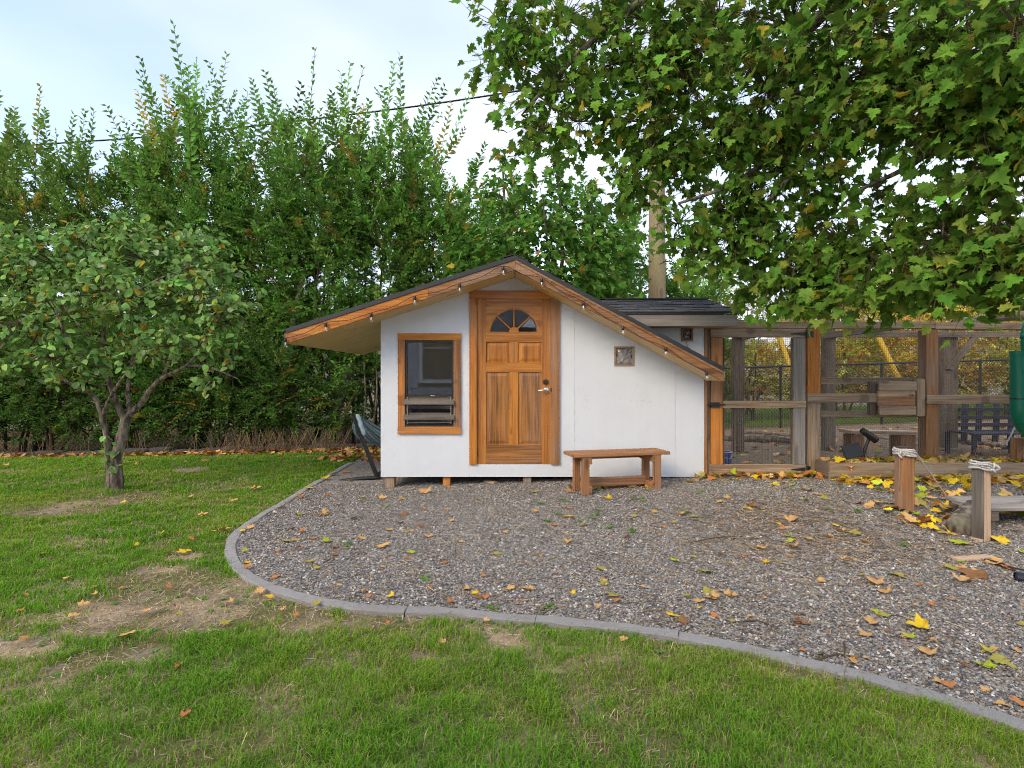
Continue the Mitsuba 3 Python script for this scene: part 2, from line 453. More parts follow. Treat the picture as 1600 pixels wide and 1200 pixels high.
def simple(key, c, rough=0.5, metal=0.0, spec=0.5):
    bsdf(key, {'type': 'twosided', 'b': {'type': 'principled', 'base_color': rgb(*c), 'roughness': rough, 'metallic': metal, 'specular': spec}})


simple('black_metal', (0.018, 0.019, 0.022), 0.45)
simple('black_plastic', (0.012, 0.012, 0.013), 0.35)
simple('galvanised', (0.36, 0.35, 0.33), 0.5, 0.6)
simple('mesh_wire', (0.20, 0.18, 0.16), 0.6, 0.3)
simple('steel', (0.72, 0.70, 0.67), 0.25, 1.0)
simple('bronze', (0.09, 0.06, 0.04), 0.35, 0.8)
simple('roof_edge', (0.028, 0.03, 0.036), 0.45)
simple('green_plastic', (0.0, 0.155, 0.085), 0.32)
simple('blue_plastic', (0.006, 0.07, 0.36), 0.35)
simple('white_plastic', (0.75, 0.75, 0.75), 0.4)
simple('navy_plastic', (0.014, 0.016, 0.034), 0.5)
simple('yellow_plastic', (0.52, 0.34, 0.02), 0.5)
simple('dark_inside', (0.33, 0.25, 0.165), 0.8)
simple('dark_stone', (0.055, 0.052, 0.05), 0.9)
simple('grey_trim', (0.72, 0.74, 0.77), 0.6)
simple('grey_siding', (0.46, 0.49, 0.53), 0.7)
simple('far_white', (0.70, 0.72, 0.75), 0.8)
simple('cable', (0.02, 0.02, 0.026), 0.6)
bsdf('rope', {'type': 'twosided', 'b': {'type': 'diffuse', 'reflectance': mikit.proc(lambda p, n, uv: mix((0.34, 0.33, 0.32), (0.70, 0.69, 0.68), noise(uv.x * 130, uv.y * 90, p.z * 40)))}})
bsdf('hammock_cloth', {'type': 'twosided', 'b': {'type': 'diffuse', 'reflectance': mikit.proc(lambda p, n, uv: dr.select(dr.sin(uv.y * 75) > 0.72, mi.Color3f(0.05, 0.07, 0.12), dr.select(dr.sin(uv.y * 31 + 1) > 0.3, mi.Color3f(0.36, 0.46, 0.55), mi.Color3f(0.27, 0.40, 0.42))) * (0.8 + 0.3 * noise(uv.x * 40, uv.y * 90)))}})
bsdf('pane', {'type': 'thindielectric', 'int_ior': 1.65})
bsdf('bulb_glass', {'type': 'thindielectric', 'int_ior': 1.5})
bsdf('textured_glass', {'type': 'bumpmap', 'arbitrary': mikit.proc(lambda p, n, uv: voronoi(p.x * 62, p.z * 62)[0] + 0.4 * noise(p.x * 140, p.z * 140), 1e-3), 'scale': 0.012,
     'b': {'type': 'roughconductor', 'alpha': 0.10, 'eta': rgb(1.3, 1.3, 1.3), 'k': rgb(3.0, 3.0, 3.1)}})

# ------------------------------------------------------------------ the ground
def sheet(poly, step, height, edge=None):
    """A triangulated sheet over a polygon of the ground plan."""
    edge = edge or step
    x0, y0, x1, y1 = poly.bounds
    gx, gy = np.meshgrid(np.arange(x0, x1, step), np.arange(y0, y1, step))
    g = np.column_stack([gx.ravel(), gy.ravel()]) + 0.01 * step * rng.normal(size=(gx.size, 2))
    g = g[shapely.contains_xy(poly.buffer(-0.35 * edge), g[:, 0], g[:, 1])]
    b = np.array(poly.exterior.segmentize(edge).coords)[:-1]
    p = np.vstack([g, b])
    t = Delaunay(p).simplices
    c = p[t].mean(1)
    t = t[shapely.contains_xy(poly, c[:, 0], c[:, 1])]
    e1, e2 = p[t[:, 1]] - p[t[:, 0]], p[t[:, 2]] - p[t[:, 0]]
    t = np.where((e1[:, 0] * e2[:, 1] - e1[:, 1] * e2[:, 0] > 0)[:, None], t, t[:, ::-1])
    return {'v': np.column_stack([p, height(p[:, 0], p[:, 1])]), 'f': t, 'smooth': True}


def grid(xs, ys, height):
    X, Y = np.meshgrid(xs, ys)
    n, m = X.shape
    i, j = np.meshgrid(np.arange(n - 1), np.arange(m - 1), indexing='ij')
    a = (i * m + j).ravel()
    return {'v': np.column_stack([X.ravel(), Y.ravel(), height(X.ravel(), Y.ravel())]),
            'f': np.vstack([np.column_stack([a, a + 1, a + m + 1]), np.column_stack([a, a + m + 1, a + m])]), 'smooth': True}


bumps = lambda x, y: 0.012 * (meshkit.fbm(np.stack([x * 1.7, y * 1.7, 0 * x], -1), 3, seed=2) - 0.5)
xs = np.concatenate([np.linspace(-400, -16, 24), np.linspace(-15, 15, 151), np.linspace(16, 400, 24)])
ys = np.concatenate([np.linspace(-60, -4, 15), np.linspace(-3, 14, 120), np.linspace(14.5, 40, 40), np.linspace(44, 900, 40)])
solo('ground', grid(xs, ys, lambda x, y: zg(x, y) + np.where((y < 13) & (y > 0), bumps(x, y), 0)), 'lawn_soil', 'lawn soil with thatch, the mulch strip under the hedge and the land beyond the fence', kind='structure')

KERB_PX = [(548, 722), (532, 731), (505, 747), (472, 766), (440, 785), (410, 802), (384, 819), (367, 834), (360, 850), (361, 866), (372, 884), (400, 904), (438, 920),
           (475, 932), (512, 940), (550, 946), (625, 951), (700, 953), (775, 961), (875, 969), (975, 980), (1050, 989), (1094, 996), (1150, 1007), (1206, 1021), (1250, 1030),
           (1300, 1042), (1350, 1055), (1400, 1070), (1450, 1084), (1500, 1099), (1575, 1124), (1640, 1148), (1760, 1200), (1900, 1275), (2080, 1400)]
kerb_pts = np.array([onground(x, y, 0.03)[:2] for x, y in KERB_PX])
kerb_xy = smoothline(np.column_stack([kerb_pts, 0 * kerb_pts[:, 0]]), 400)[:, :2]
kerb_line = LineString(kerb_xy)
gravel_poly = Polygon(np.vstack([kerb_xy, [[9.5, kerb_xy[-1, 1]], [9.5, 6.72], [2.42, 6.96], [2.42, 10.3], [-2.55, 10.4]]])).buffer(0)
run_poly = Polygon([(2.40, 6.95), (9.5, 6.72), (12.5, 6.9), (12.5, 13.6), (2.40, 13.2)])
gravel_z = lambda x, y: zg(x, y) + 0.012 + 0.5 * bumps(x * 1.3 + 9, y * 1.3)
solo('gravel_yard', sheet(gravel_poly, 0.13, gravel_z, 0.08), 'gravel_ground', 'grey pea gravel yard inside the curved kerb', kind='structure')
solo('run_ground', sheet(run_poly, 0.16, lambda x, y: zg(x, y) + 0.009 + 0.03 * (meshkit.fbm(np.stack([x * 2.5, y * 2.5, 0 * x], -1), 3) - 0.3)), 'dirt', 'bare trodden earth inside the chicken run', kind='structure')

# the kerb: poured segments with open joints
kerb = fresh('kerb')
tag(kerb, 'curved grey concrete kerb between the lawn and the gravel', kind='structure')
Lk = kerb_line.length
cuts = [0.0]
while cuts[-1] < Lk - 0.5:
    cuts.append(min(cuts[-1] + rng.uniform(0.72, 0.95), Lk))
profile = np.array([[-0.042, -0.10], [-0.042, 0.022], [-0.036, 0.028], [0.0, 0.030], [0.037, 0.028], [0.043, 0.021], [0.043, -0.10]])
for a, b in zip(cuts[:-1], cuts[1:]):
    a, b = a + 0.002, b - 0.002
    n = max(3, int((b - a) / 0.07))
    q = np.array([kerb_line.interpolate(s).coords[0] for s in np.linspace(a, b, n)])
    tg = unit(np.gradient(q, axis=0)); nr = np.column_stack([-tg[:, 1], tg[:, 0]])
    lift = 0.006 * rng.normal()
    z = zg(q[:, 0], q[:, 1]) + lift
    m = len(profile)
    wob = 1 + 0.05 * rng.normal(size=(n, m))
    v = np.stack([q[:, None, 0] + nr[:, None, 0] * profile[None, :, 0] * wob, q[:, None, 1] + nr[:, None, 1] * profile[None, :, 0] * wob, z[:, None] + profile[None, :, 1] + 0.002 * rng.normal(size=(n, m))], -1).reshape(-1, 3)
    i, j = np.meshgrid(np.arange(n - 1), np.arange(m - 1), indexing='ij')
    k = (i * m + j).ravel()
    f = np.vstack([np.column_stack([k, k + 1, k + m + 1]), np.column_stack([k, k + m + 1, k + m])])
    caps = [[0, i, i + 1] for i in range(1, m - 1)] + [[(n - 1) * m, (n - 1) * m + i + 1, (n - 1) * m + i] for i in range(1, m - 1)]
    part(kerb, 'segment', {'v': v, 'f': np.vstack([f, caps])[:, ::-1], 'smooth': 20}, 'concrete')

# ------------------------------------------------------------------ the garden shed
WY, FY, BY = 7.0, 6.48, 9.5            # front wall, roof front, back wall
ROOF_END = 9.85
shed = thing('garden_shed', 'white painted garden shed with a long asymmetric gable roof and brown timber trim', 'shed')
PK = np.array([0.036, 2.772]); LE = np.array([-2.573, 1.934]); RE = np.array([2.405, 1.504])     # top edge of the roof at the front, x and z
TH = 0.165                              # roof edge and fascia together, measured upright
DROP = 0.045                            # the roof edge's share of it
sofL = lambda x: LE[1] - TH + (PK[1] - LE[1]) * (x - LE[0]) / (PK[0] - LE[0])
sofR = lambda x: PK[1] - TH - (PK[1] - RE[1]) * (x - PK[0]) / (RE[0] - PK[0])
XL, XR, ZB = -1.614, 2.372, 0.158
wall = part(shed, 'front_wall', prism(sbox(XL + 0.01, ZB + 0.01, XR - 0.01, 1.25), WY + 0.013, WY + 0.05, 5).copy(), 'dark_inside') if False else fresh(shed + '__front_wall')
used.add(wall)
zt = lambda x: (sofL(x) if x < PK[0] else sofR(x)) + 0.004
outline = Polygon([(XL, ZB), (XR, ZB), (XR, zt(XR)), (PK[0], zt(PK[0])), (XL, zt(XL))])
win = sbox(*at(632, 667, WY)[[0, 2]], *at(710, 531, WY)[[0, 2]])
DX0, DX1, DZ0, DZ1 = at(745.5, 0, WY)[0], at(860, 0, WY)[0], at(0, 725, WY)[2], at(0, 467, WY)[2]
door_hole = sbox(DX0 - 0.004, DZ0 - 0.003, DX1 + 0.004, DZ1 + 0.004)
vent_hole = sbox(*at(962, 570, WY)[[0, 2]], *at(988, 544, WY)[[0, 2]])
seams = [XL - 1, at(733.5, 0, WY)[0], at(898, 0, WY)[0], at(1055, 0, WY)[0], XR + 1]
solid = outline.difference(win).difference(door_hole).difference(vent_hole)
for a, b in zip(seams[:-1], seams[1:]):
    pl = solid.intersection(sbox(a + 0.0012, -1, b - 0.0012, 5))
    part(wall, 'panel', prism(pl, WY, WY + 0.012), 'white_paint')
part(wall, 'sheathing', prism(outline.buffer(-0.006).difference(win.buffer(0.002)).difference(door_hole.buffer(0.002)).difference(vent_hole.buffer(0.002)), WY + 0.0135, WY + 0.06), 'dark_inside')
# side, back and inner faces
side = lambda y: None
lw = Polygon([(0, 0), (1, 0), (1, 1)])
def slab(x0, x1, y0, y1, z0, z1):
    m = trimesh.creation.box(extents=[x1 - x0, y1 - y0, z1 - z0]); m.apply_translation([(x0 + x1) / 2, (y0 + y1) / 2, (z0 + z1) / 2])
    q = m.vertices[m.faces].reshape(-1, 3)
    return {'v': q, 'f': np.arange(len(q)).reshape(-1, 3)}
part(shed, 'side_wall', slab(XL, XL + 0.02, WY + 0.062, BY, ZB, zt(XL) - 0.01), 'white_paint')
part(shed, 'side_wall', slab(XR - 0.02, XR, WY + 0.062, BY, ZB, 1.28), 'white_paint')
part(shed, 'back_wall', prism(outline.buffer(-0.003), BY + 0.002, BY + 0.02), 'white_paint')
part(shed, 'floor', {**slab(XL + 0.022, XR - 0.022, WY + 0.062, BY, ZB + 0.02, ZB + 0.06)}, 'dark_inside')
part(shed, 'inner_lining', slab(XL + 0.03, XR - 0.03, 8.86, 8.88, ZB + 0.07, 1.22), 'dark_inside')
part(shed, 'inner_shelf', beam((-1.5, 7.75, 1.13), (-0.5, 7.75, 1.13), 0.22, 0.05, 8), 'wood')
for z in (0.62, 0.80, 0.98):
    part(shed, 'inner_slat', beam((-1.5, 7.62, z), (-0.45, 7.62, z), 0.03, 0.05, 4), 'wood')
for x in (-1.37, -1.24, -0.68):
    part(shed, 'inner_post', beam((x, 7.66, 0.23), (x, 7.66, 1.1), 0.035, 0.045, 4, up=(0, 1, 0)), 'wood')

# foundation posts
for px, w, by in ((608.5, 0.105, 766), (697, 0.09, 757), (824, 0.10, 758)):
    x = at(px, 0, WY)[0]
    z0 = float(zg(x, 7.1)) - 0.02
    part(shed, 'post_foot', beam((x, 7.085, z0), (x, 7.085, ZB - 0.004), w, w, 1 if px != 697 else 0, up=(0, 1, 0)), 'wood')
for x in (-1.55, 0.2, 2.2):
    part(shed, 'post_foot', beam((x, 9.3, float(zg(x, 9.3)) - 0.03), (x, 9.3, ZB - 0.004), 0.1, 0.1, 1, up=(0, 1, 0)), 'wood')
part(shed, 'skid_beam', beam((XL + 0.05, 7.2, ZB - 0.0), (XR - 0.02, 7.2, ZB + 0.0), 0.09, 0.05, 5), 'wood')

# main roof: deck, shingle courses, edge, fascia, soffit
roof = fresh(shed + '__roof')
COOP_X = 1.42
for name, A, B in (('left', LE, PK), ('right', PK, RE)):
    d = (B - A) / np.linalg.norm(B - A); nrm = np.array([-d[1], d[0]])
    pitch = Polygon([A, B, B - [0, TH - 0.006], A - [0, TH - 0.006]])
    # soffit and deck
    und = lambda p: p - np.array([0, TH])
    seg = Polygon([und(A) + [0.004, 0.0], und(B) - [0.004, 0.0], und(B) + [-0.004, 0.018], und(A) + [0.004, 0.018]])
    cov = sbox(-5, -1, COOP_X if name == 'right' else 9, 5)
    part(roof, 'soffit', prism(seg, FY + 0.042, WY - 0.002, 6, bias=-0.2), 'varnish')
    part(roof, 'soffit', prism(seg.intersection(cov), WY + 0.0, ROOF_END - 0.02, 6, bias=0.4), 'varnish')
    deck = Polygon([A - [0, DROP], B - [0, DROP], B - [0, 0.014], A - [0, 0.014]])
    part(roof, 'deck', prism(deck, FY + 0.012, WY + 0.0, 5), 'wood')
    part(roof, 'deck', prism(deck.intersection(cov), WY + 0.001, ROOF_END - 0.012, 5), 'wood')
    # black metal edge along the front
    part(roof, 'edge_trim', prism(Polygon([A - [0, DROP + 0.004], B - [0, DROP + 0.004], B, A]), FY - 0.012, FY - 0.003, 5), 'roof_edge')
    # fascia boards
    if name == 'left':
        fas = Polygon([A - [0, TH], B - [0, TH], B - [0, DROP + 0.006], A - [0, DROP + 0.006]])
        s1 = A[0] + 0.62 * (B[0] - A[0])
        part(roof, 'fascia_board', prism(fas.intersection(sbox(-9, -1, s1 - 0.001, 9)), FY, FY + 0.04, 0), 'wood')
        part(roof, 'fascia_board', prism(fas.intersection(sbox(s1 + 0.001, -1, PK[0] - 0.001, 9)), FY + 0.0015, FY + 0.04, 2), 'wood', 'greyer upper fascia board near the peak')
    else:
        fas = Polygon([A - [0, TH], B - [0, TH], B - [0, DROP + 0.038], A - [0, DROP + 0.038]])
        top = Polygon([A - [0, DROP + 0.034], B - [0, DROP + 0.034], B - [0, DROP + 0.006], A - [0, DROP + 0.006]])
        part(roof, 'fascia_board', prism(fas.intersection(sbox(PK[0] + 0.001, -1, 9, 9)), FY, FY + 0.04, 2), 'wood')
        part(roof, 'fascia_strip', prism(top.intersection(sbox(PK[0] + 0.001, -1, 9, 9)), FY - 0.008, FY + 0.04, 2), 'wood')
    # side fascia at the eave
    E, s = (LE, -1) if name == 'left' else (RE, 1)
    y1 = ROOF_END if name == 'left' else WY - 0.01
    part(roof, 'eave_board', beam((E[0] + s * 0.011, FY + 0.001, E[1] - (TH + DROP) / 2), (E[0] + s * 0.011, y1, E[1] - (TH + DROP) / 2), 0.02, TH - DROP - 0.004, 5), 'wood')
    # shingle courses as steps
    L = np.linalg.norm(B - A); cs = int(L / 0.14)
    ms = []
    for i in range(cs + 1):
        t0 = i * L / cs - (0.0 if i else 0.03); t1 = (i + 1) * L / cs + 0.02
        if name == 'left':
            p, q = A + d * t0, A + d * min(t1, L)
            lift0, lift1 = 0.006, -0.002
        else:
            p, q = B - d * t0, B - d * min(t1, L)
            lift0, lift1 = 0.006, -0.002
        if t0 >= L: break
        up = nrm if nrm[1] > 0 else -nrm
        quad = Polygon([p + up * (lift0 - 0.011), q + up * (lift1 - 0.010), q + up * lift1, p + up * lift0])
        back = ROOF_END if (name == 'left' or max(p[0], q[0]) < COOP_X) else WY - 0.004
        ms.append(prism(quad, FY - 0.002, back))
    m = join(ms); m.pop('uv')
    k = part(roof, 'shingle_course', m, 'shingle', kind='stuff')
part(roof, 'ridge_cap', prism(Polygon([PK + [-0.13, -0.020], PK + [0, 0.010], PK + [0.12, -0.052], PK + [0.12, -0.044], PK + [0, 0.018], PK + [-0.13, -0.012]]), FY - 0.001, ROOF_END + 0.002, 5), 'shingle')

# coop bay at the right: upper wall and small shingled roof
coop = fresh(shed + '__coop_bay')
CT = at(0, 507, WY)[2]
up_poly = Polygon([(COOP_X + 0.01, 1.2), (XR, 1.2), (XR, CT), (COOP_X + 0.01, CT)]).difference(Polygon([(-1, -1), (XR + 1, -1), (XR + 1, sofR(XR + 1) + 0.008), (-1, sofR(-1) + 0.008)]))
vh2 = sbox(*at(1066, 531.5, WY)[[0, 2]], *at(1080.5, 514.5, WY)[[0, 2]])
part(coop, 'wall_panel', prism(up_poly.difference(vh2), WY + 0.001, WY + 0.013), 'white_paint')
part(coop, 'backing', prism(up_poly.buffer(-0.004).difference(vh2.buffer(0.002)), WY + 0.0145, WY + 0.05), 'dark_inside')
part(coop, 'side_wall', slab(XR - 0.02, XR, WY + 0.052, 8.75, 1.30, CT + 0.0), 'white_paint')
part(coop, 'side_wall', slab(COOP_X, COOP_X + 0.02, WY + 0.052, 8.75, 1.3, CT + 0.0), 'white_paint')
part(coop, 'back_wall', slab(COOP_X + 0.021, XR - 0.021, 8.73, 8.75, 1.3, CT), 'white_paint')
croof = fresh(coop + '_roof'); used.discard(croof)
croof = fresh(shed + '__coop_roof')
CY0, CYR, CY1 = 6.65, 7.74, 8.85
cx0, cx1 = 1.18, at(1154, 0, CY0)[0]
cz0, czr = at(0, 488, CY0)[2], at(0, 469, CYR)[2]
part(croof, 'fascia_board', beam((cx0 + 0.06, CY0 + 0.018, cz0 - 0.095), (cx1 - 0.012, CY0 + 0.018, cz0 - 0.095), 0.034, 0.135, 4), 'wood')
part(croof, 'rake_board', beam((cx1 - 0.014, CY0 + 0.037, cz0 - 0.093), (cx1 - 0.014, CYR, czr - 0.093), 0.03, 0.12, 2), 'wood')
part(croof, 'soffit', slab(cx0 + 0.06, cx1 - 0.032, CY0 + 0.037, 8.8, cz0 - 0.155, cz0 - 0.14), 'dark_inside')
part(croof, 'drip_edge', beam((cx0, CY0 - 0.004, cz0 - 0.0125), (cx1 + 0.006, CY0 - 0.004, cz0 - 0.0125), 0.012, 0.03, 5), 'roof_edge')
for ya, za, yb, zb in ((CY0, cz0, CYR, czr), (CY1, cz0, CYR, czr)):
    a, b = np.array([ya, za]), np.array([yb, zb])
    dd = (b - a) / np.linalg.norm(b - a); nn = np.array([-dd[1], dd[0]]); nn = nn if nn[1] > 0 else -nn
    v = []
    q = [a, b, b - [0, 0.03], a - [0, 0.03]]
    for x in (cx0, cx1): v += [[x, *p] for p in q]
    f = [[0, 1, 2], [0, 2, 3], [4, 6, 5], [4, 7, 6], [0, 4, 5], [0, 5, 1], [1, 5, 6], [1, 6, 2], [2, 6, 7], [2, 7, 3], [3, 7, 4], [3, 4, 0]]
    part(croof, 'deck', {'v': np.array(v)[np.array(f)].reshape(-1, 3), 'f': np.arange(36).reshape(-1, 3)}, 'dark_inside')
    L = np.linalg.norm(b - a); rows = 8
    if ya > CYR:
        rows = 0
        s = (a + b) / 2 + nn * 0.008
        e = dd * L / 2
        part(croof, 'shingle_course', {'v': np.array([[cx0, *(s - e)], [cx1, *(s - e)], [cx1, *(s + e)], [cx0, *(s + e)]]), 'f': np.array([[0, 1, 2], [0, 2, 3]])}, 'shingle', kind='stuff')
    for r in range(rows):
        t0, t1 = r * L / rows - (0.012 if r == 0 else 0), (r + 1) * L / rows + 0.03
        x = cx0 - rng.uniform(0, 0.2)
        while x < cx1:
            w = rng.choice([0.13, 0.16, 0.19, 0.22])
            xa, xb = max(x, cx0), min(x + w - 0.003, cx1 + 0.008)
            x += w
            if xb - xa < 0.02: continue
            th = rng.choice([0.008, 0.013, 0.017])
            lo = a + dd * (t0 - rng.uniform(0, 0.004)); hi = a + dd * min(t1, L)
            pr = [lo + nn * 0.004, lo + nn * (0.006 + th), hi + nn * 0.008, hi + nn * 0.002]
            v = np.array([[xx, *p] for xx in (xa, xb) for p in pr])
            f = np.array([[0, 1, 2], [0, 2, 3], [4, 6, 5], [4, 7, 6], [0, 4, 5], [0, 5, 1], [1, 5, 6], [1, 6, 2], [3, 7, 4], [3, 4, 0]])
            part(croof, 'shingle', {'v': v[f].reshape(-1, 3), 'f': np.arange(30).reshape(-1, 3)}, 'shingle')
part(croof, 'ridge_cap', beam((cx0, CYR, czr + 0.012), (cx1 + 0.004, CYR, czr + 0.012), 0.16, 0.012, 5), 'shingle')

# window with its trim, fixed pane and louvres
window = fresh(shed + '__window')
b_ = lambda px0, py0, px1, py1, y0, y1, tone, al, bs='wood', name='trim_board', **k: part(window, name, prism(sbox(*at(px0, py1, WY)[[0, 2]], *at(px1, py0, WY)[[0, 2]]), y0, y1, tone, al), bs, **k)
b_(622, 521, 720.6, 531.6, WY - 0.03, WY - 0.001, 0, 'x')
b_(622, 666.4, 720.6, 678, WY - 0.03, WY - 0.001, 0, 'x')
b_(622.3, 531.9, 633, 666.1, WY - 0.026, WY - 0.001, 0, 'z')
b_(709, 531.9, 720.3, 666.1, WY - 0.026, WY - 0.001, 2, 'z', label='browner weathered trim board right of the window')
FR = sbox(*at(633.3, 666, WY)[[0, 2]], *at(708.7, 532, WY)[[0, 2]])
part(window, 'sash_frame', prism(FR.difference(FR.buffer(-0.022)), WY - 0.014, WY + 0.055, 5), 'black_metal')
mul = at(0, 617.5, WY)[2]
part(window, 'transom_bar', slab(FR.bounds[0] + 0.02, FR.bounds[2] - 0.02, WY - 0.006, WY + 0.03, mul - 0.012, mul + 0.012), 'black_metal')
ax0, ax1 = FR.bounds[0] + 0.018, FR.bounds[2] - 0.018
for yg in (WY + 0.02, WY + 0.034):
  part(window, 'pane', {'v': np.array([[ax0, yg, mul], [ax1, yg, mul], [ax1, yg, FR.bounds[3] - 0.018], [ax0, yg, FR.bounds[3] - 0.018]]), 'f': np.array([[0, 1, 2], [0, 2, 3]])}, 'pane')
for py0, py1 in ((618.5, 632), (642.5, 655.5)):
    z1, z0 = at(0, py0, WY)[2], at(0, py1 + 1, WY)[2]
    part(window, 'louvre_slat', beam((ax0 - 0.03, WY - 0.035, (z0 + z1) / 2 - 0.006), (ax1 + 0.03, WY - 0.035, (z0 + z1) / 2 - 0.006), 0.010, 0.115, 10, up=(0, 0.72, 0.70)), 'wood', 'tilted grey weathered louvre slat')
for x in (ax0 + 0.012, ax1 - 0.012):
    part(window, 'louvre_rail', tube([(x, WY - 0.028, FR.bounds[1] + 0.03), (x, WY - 0.028, mul - 0.02)], 0.006, 6), 'galvanised')
part(window, 'louvre_rod', tube([(ax0 + 0.01, WY - 0.03, FR.bounds[1] + 0.045), (ax1 - 0.01, WY - 0.03, FR.bounds[1] + 0.045)], 0.006, 6), 'galvanised')
part(window, 'catch', tube([((ax0 + ax1) / 2 + 0.02, WY - 0.02, mul - 0.004), ((ax0 + ax1) / 2 + 0.07, WY - 0.02, mul - 0.012)], 0.008, 6), 'steel')

# the door with casing
door = fresh(shed + '__door')
z_ = lambda py: at(0, py, WY)[2]
x_ = lambda px: at(px, 0, WY)[0]
cas_top = z_(467)
part(door, 'casing_board', prism(sbox(x_(733.5), z_(725.5), x_(745), cas_top - 0.001), WY - 0.03, WY + 0.05, 0, 'z'), 'varnish')
rc = Polygon([(x_(860.6), z_(725.5)), (x_(874), z_(725.5)), (x_(874), min(cas_top, sofR(x_(874)) - 0.004)), (x_(860.6), min(cas_top, sofR(x_(860.6)) - 0.004))])
part(door, 'casing_board', prism(rc, WY - 0.03, WY + 0.05, 2, 'z'), 'varnish', 'browner casing board right of the door')
hd = Polygon([(x_(733.5), cas_top), (x_(873), cas_top), (x_(873), z_(454.5)), (x_(733.5), z_(454.5))]).intersection(outline.buffer(-0.003))
part(door, 'header_board', prism(hd, WY - 0.028, WY - 0.001, 0, 'x'), 'varnish')
DF, DB = WY + 0.004, WY + 0.044
C0 = np.array([x_(803), z_(520.5)]); RAD = 40 / 127
fan = Polygon([C0 + RAD * np.array([math.cos(t), math.sin(t)]) for t in np.linspace(0, math.pi, 33)])
slabp = sbox(DX0, DZ0, DX1, DZ1)
pan = [sbox(x_(759.5), z_(566.5), x_(796), z_(534.5)), sbox(x_(809.5), z_(566.5), x_(847), z_(534.5)), sbox(x_(759.5), z_(695), x_(796), z_(581.5)), sbox(x_(809.5), z_(695), x_(847), z_(581.5))]
frame_p = slabp.difference(fan)
for p in pan: frame_p = frame_p.difference(p)
xs_ = [DX0, x_(759.5), x_(796), x_(809.5), x_(847), DX1]
zs_ = [DZ0, z_(695), z_(581.5), z_(566.5), z_(534.5), z_(523.5), DZ1]
G = 0.0006
part(door, 'stile', prism(sbox(xs_[0], zs_[0], xs_[1] - G, zs_[6]).difference(fan), DF, DB, 3, 'z'), 'varnish')
part(door, 'stile', prism(sbox(xs_[4] + G, zs_[0], xs_[5], zs_[6]).difference(fan), DF, DB, 3, 'z'), 'varnish')
part(door, 'rail', prism(sbox(xs_[1], zs_[0], xs_[4], zs_[1]), DF + 0.0008, DB, 7, 'x'), 'varnish', 'worn dark bottom rail of the door')
part(door, 'rail', prism(sbox(xs_[1], zs_[2], xs_[4], zs_[3]), DF + 0.0008, DB, 3, 'x'), 'varnish')
part(door, 'rail', prism(sbox(xs_[1], zs_[4], xs_[4], zs_[5]).difference(fan), DF + 0.0008, DB, 3, 'x'), 'varnish')
part(door, 'rail', prism(sbox(xs_[1], zs_[5] + G, xs_[4], zs_[6]).difference(fan), DF + 0.0008, DB, 3, 'x'), 'varnish')
part(door, 'mullion', prism(sbox(xs_[2], zs_[1] + G, xs_[3], zs_[2] - G), DF + 0.0012, DB, 3, 'z'), 'varnish')
part(door, 'mullion', prism(sbox(xs_[2], zs_[3] + G, xs_[3], zs_[4] - G), DF + 0.0012, DB, 3, 'z'), 'varnish')
for i, p in enumerate(pan):      # raised panels: a bevelled field inside a sunk margin
    x0, z0, x1, z1 = p.bounds
    e = 0.05
    o = np.array([[x0, z0], [x1, z0], [x1, z1], [x0, z1]]); inn = np.array([[x0 + e, z0 + e], [x1 - e, z0 + e], [x1 - e, z1 - e], [x0 + e, z1 - e]])
    v, f, uv = [], [], []
    uo, off = random.random() * 40, random.random()
    def quad(pts):
        k = len(v)
        for q in pts:
            v.append([q[0], q[2], q[1]]); uv.append([uo + q[1], np.clip(off + 1.5 + q[0] * 0.9, 0, 3.99) + 4 * (3 if i < 2 else 7)])
        f.extend([[k, k + 1, k + 2], [k, k + 2, k + 3]])
    yo, yi = DF + 0.017, DF + 0.005
    for k in range(4):
        l = (k + 1) % 4
        quad([(*o[k], DF + 0.004), (*o[l], DF + 0.004), (*(o[l] + np.sign(inn[l] - o[l]) * 0.010), yo), (*(o[k] + np.sign(inn[k] - o[k]) * 0.010), yo)])
        quad([(*(o[k] + np.sign(inn[k] - o[k]) * 0.010), yo), (*(o[l] + np.sign(inn[l] - o[l]) * 0.010), yo), (*inn[l], yi), (*inn[k], yi)])
    quad([(*inn[0], yi), (*inn[1], yi), (*inn[2], yi), (*inn[3], yi)])
    part(door, 'panel', {'v': np.array(v), 'f': np.array(f), 'uv': np.array(uv)}, 'varnish', None if i < 2 else 'worn streaky lower door panel')
part(door, 'panel_backing', prism(slabp.buffer(-0.02).difference(fan.buffer(0.004)), DB + 0.001, DB + 0.006, 5), 'dark_inside')
arch = fan.difference(Polygon([C0 + (RAD - 0.024) * np.array([math.cos(t), math.sin(t)]) * [1, 1] + [0, 0.0] for t in np.linspace(0, math.pi, 33)]).difference(sbox(C0[0] - 1, C0[1] - 1, C0[0] + 1, C0[1] + 0.016)))
part(door, 'fanlight_frame', prism(arch, DF - 0.003, DB, 3, 'x'), 'varnish')
for ang in (45, 90, 135):
    c = np.array([math.cos(math.radians(ang)), math.sin(math.radians(ang))])
    p0, p1 = C0 + c * 0.055 + [0, 0.012], C0 + c * (RAD - 0.018)
    part(door, 'glazing_bar', beam((p0[0], DF + 0.010, p0[1]), (p1[0], DF + 0.010, p1[1]), 0.02, 0.02, 3, up=(0, 1, 0)), 'varnish')
hub = Polygon([C0 + [0, 0.014] + 0.062 * np.array([math.cos(t), math.sin(t)]) for t in np.linspace(0, math.pi, 13)])
part(door, 'fanlight_hub', prism(hub, DF - 0.004, DF + 0.03, 3), 'varnish')
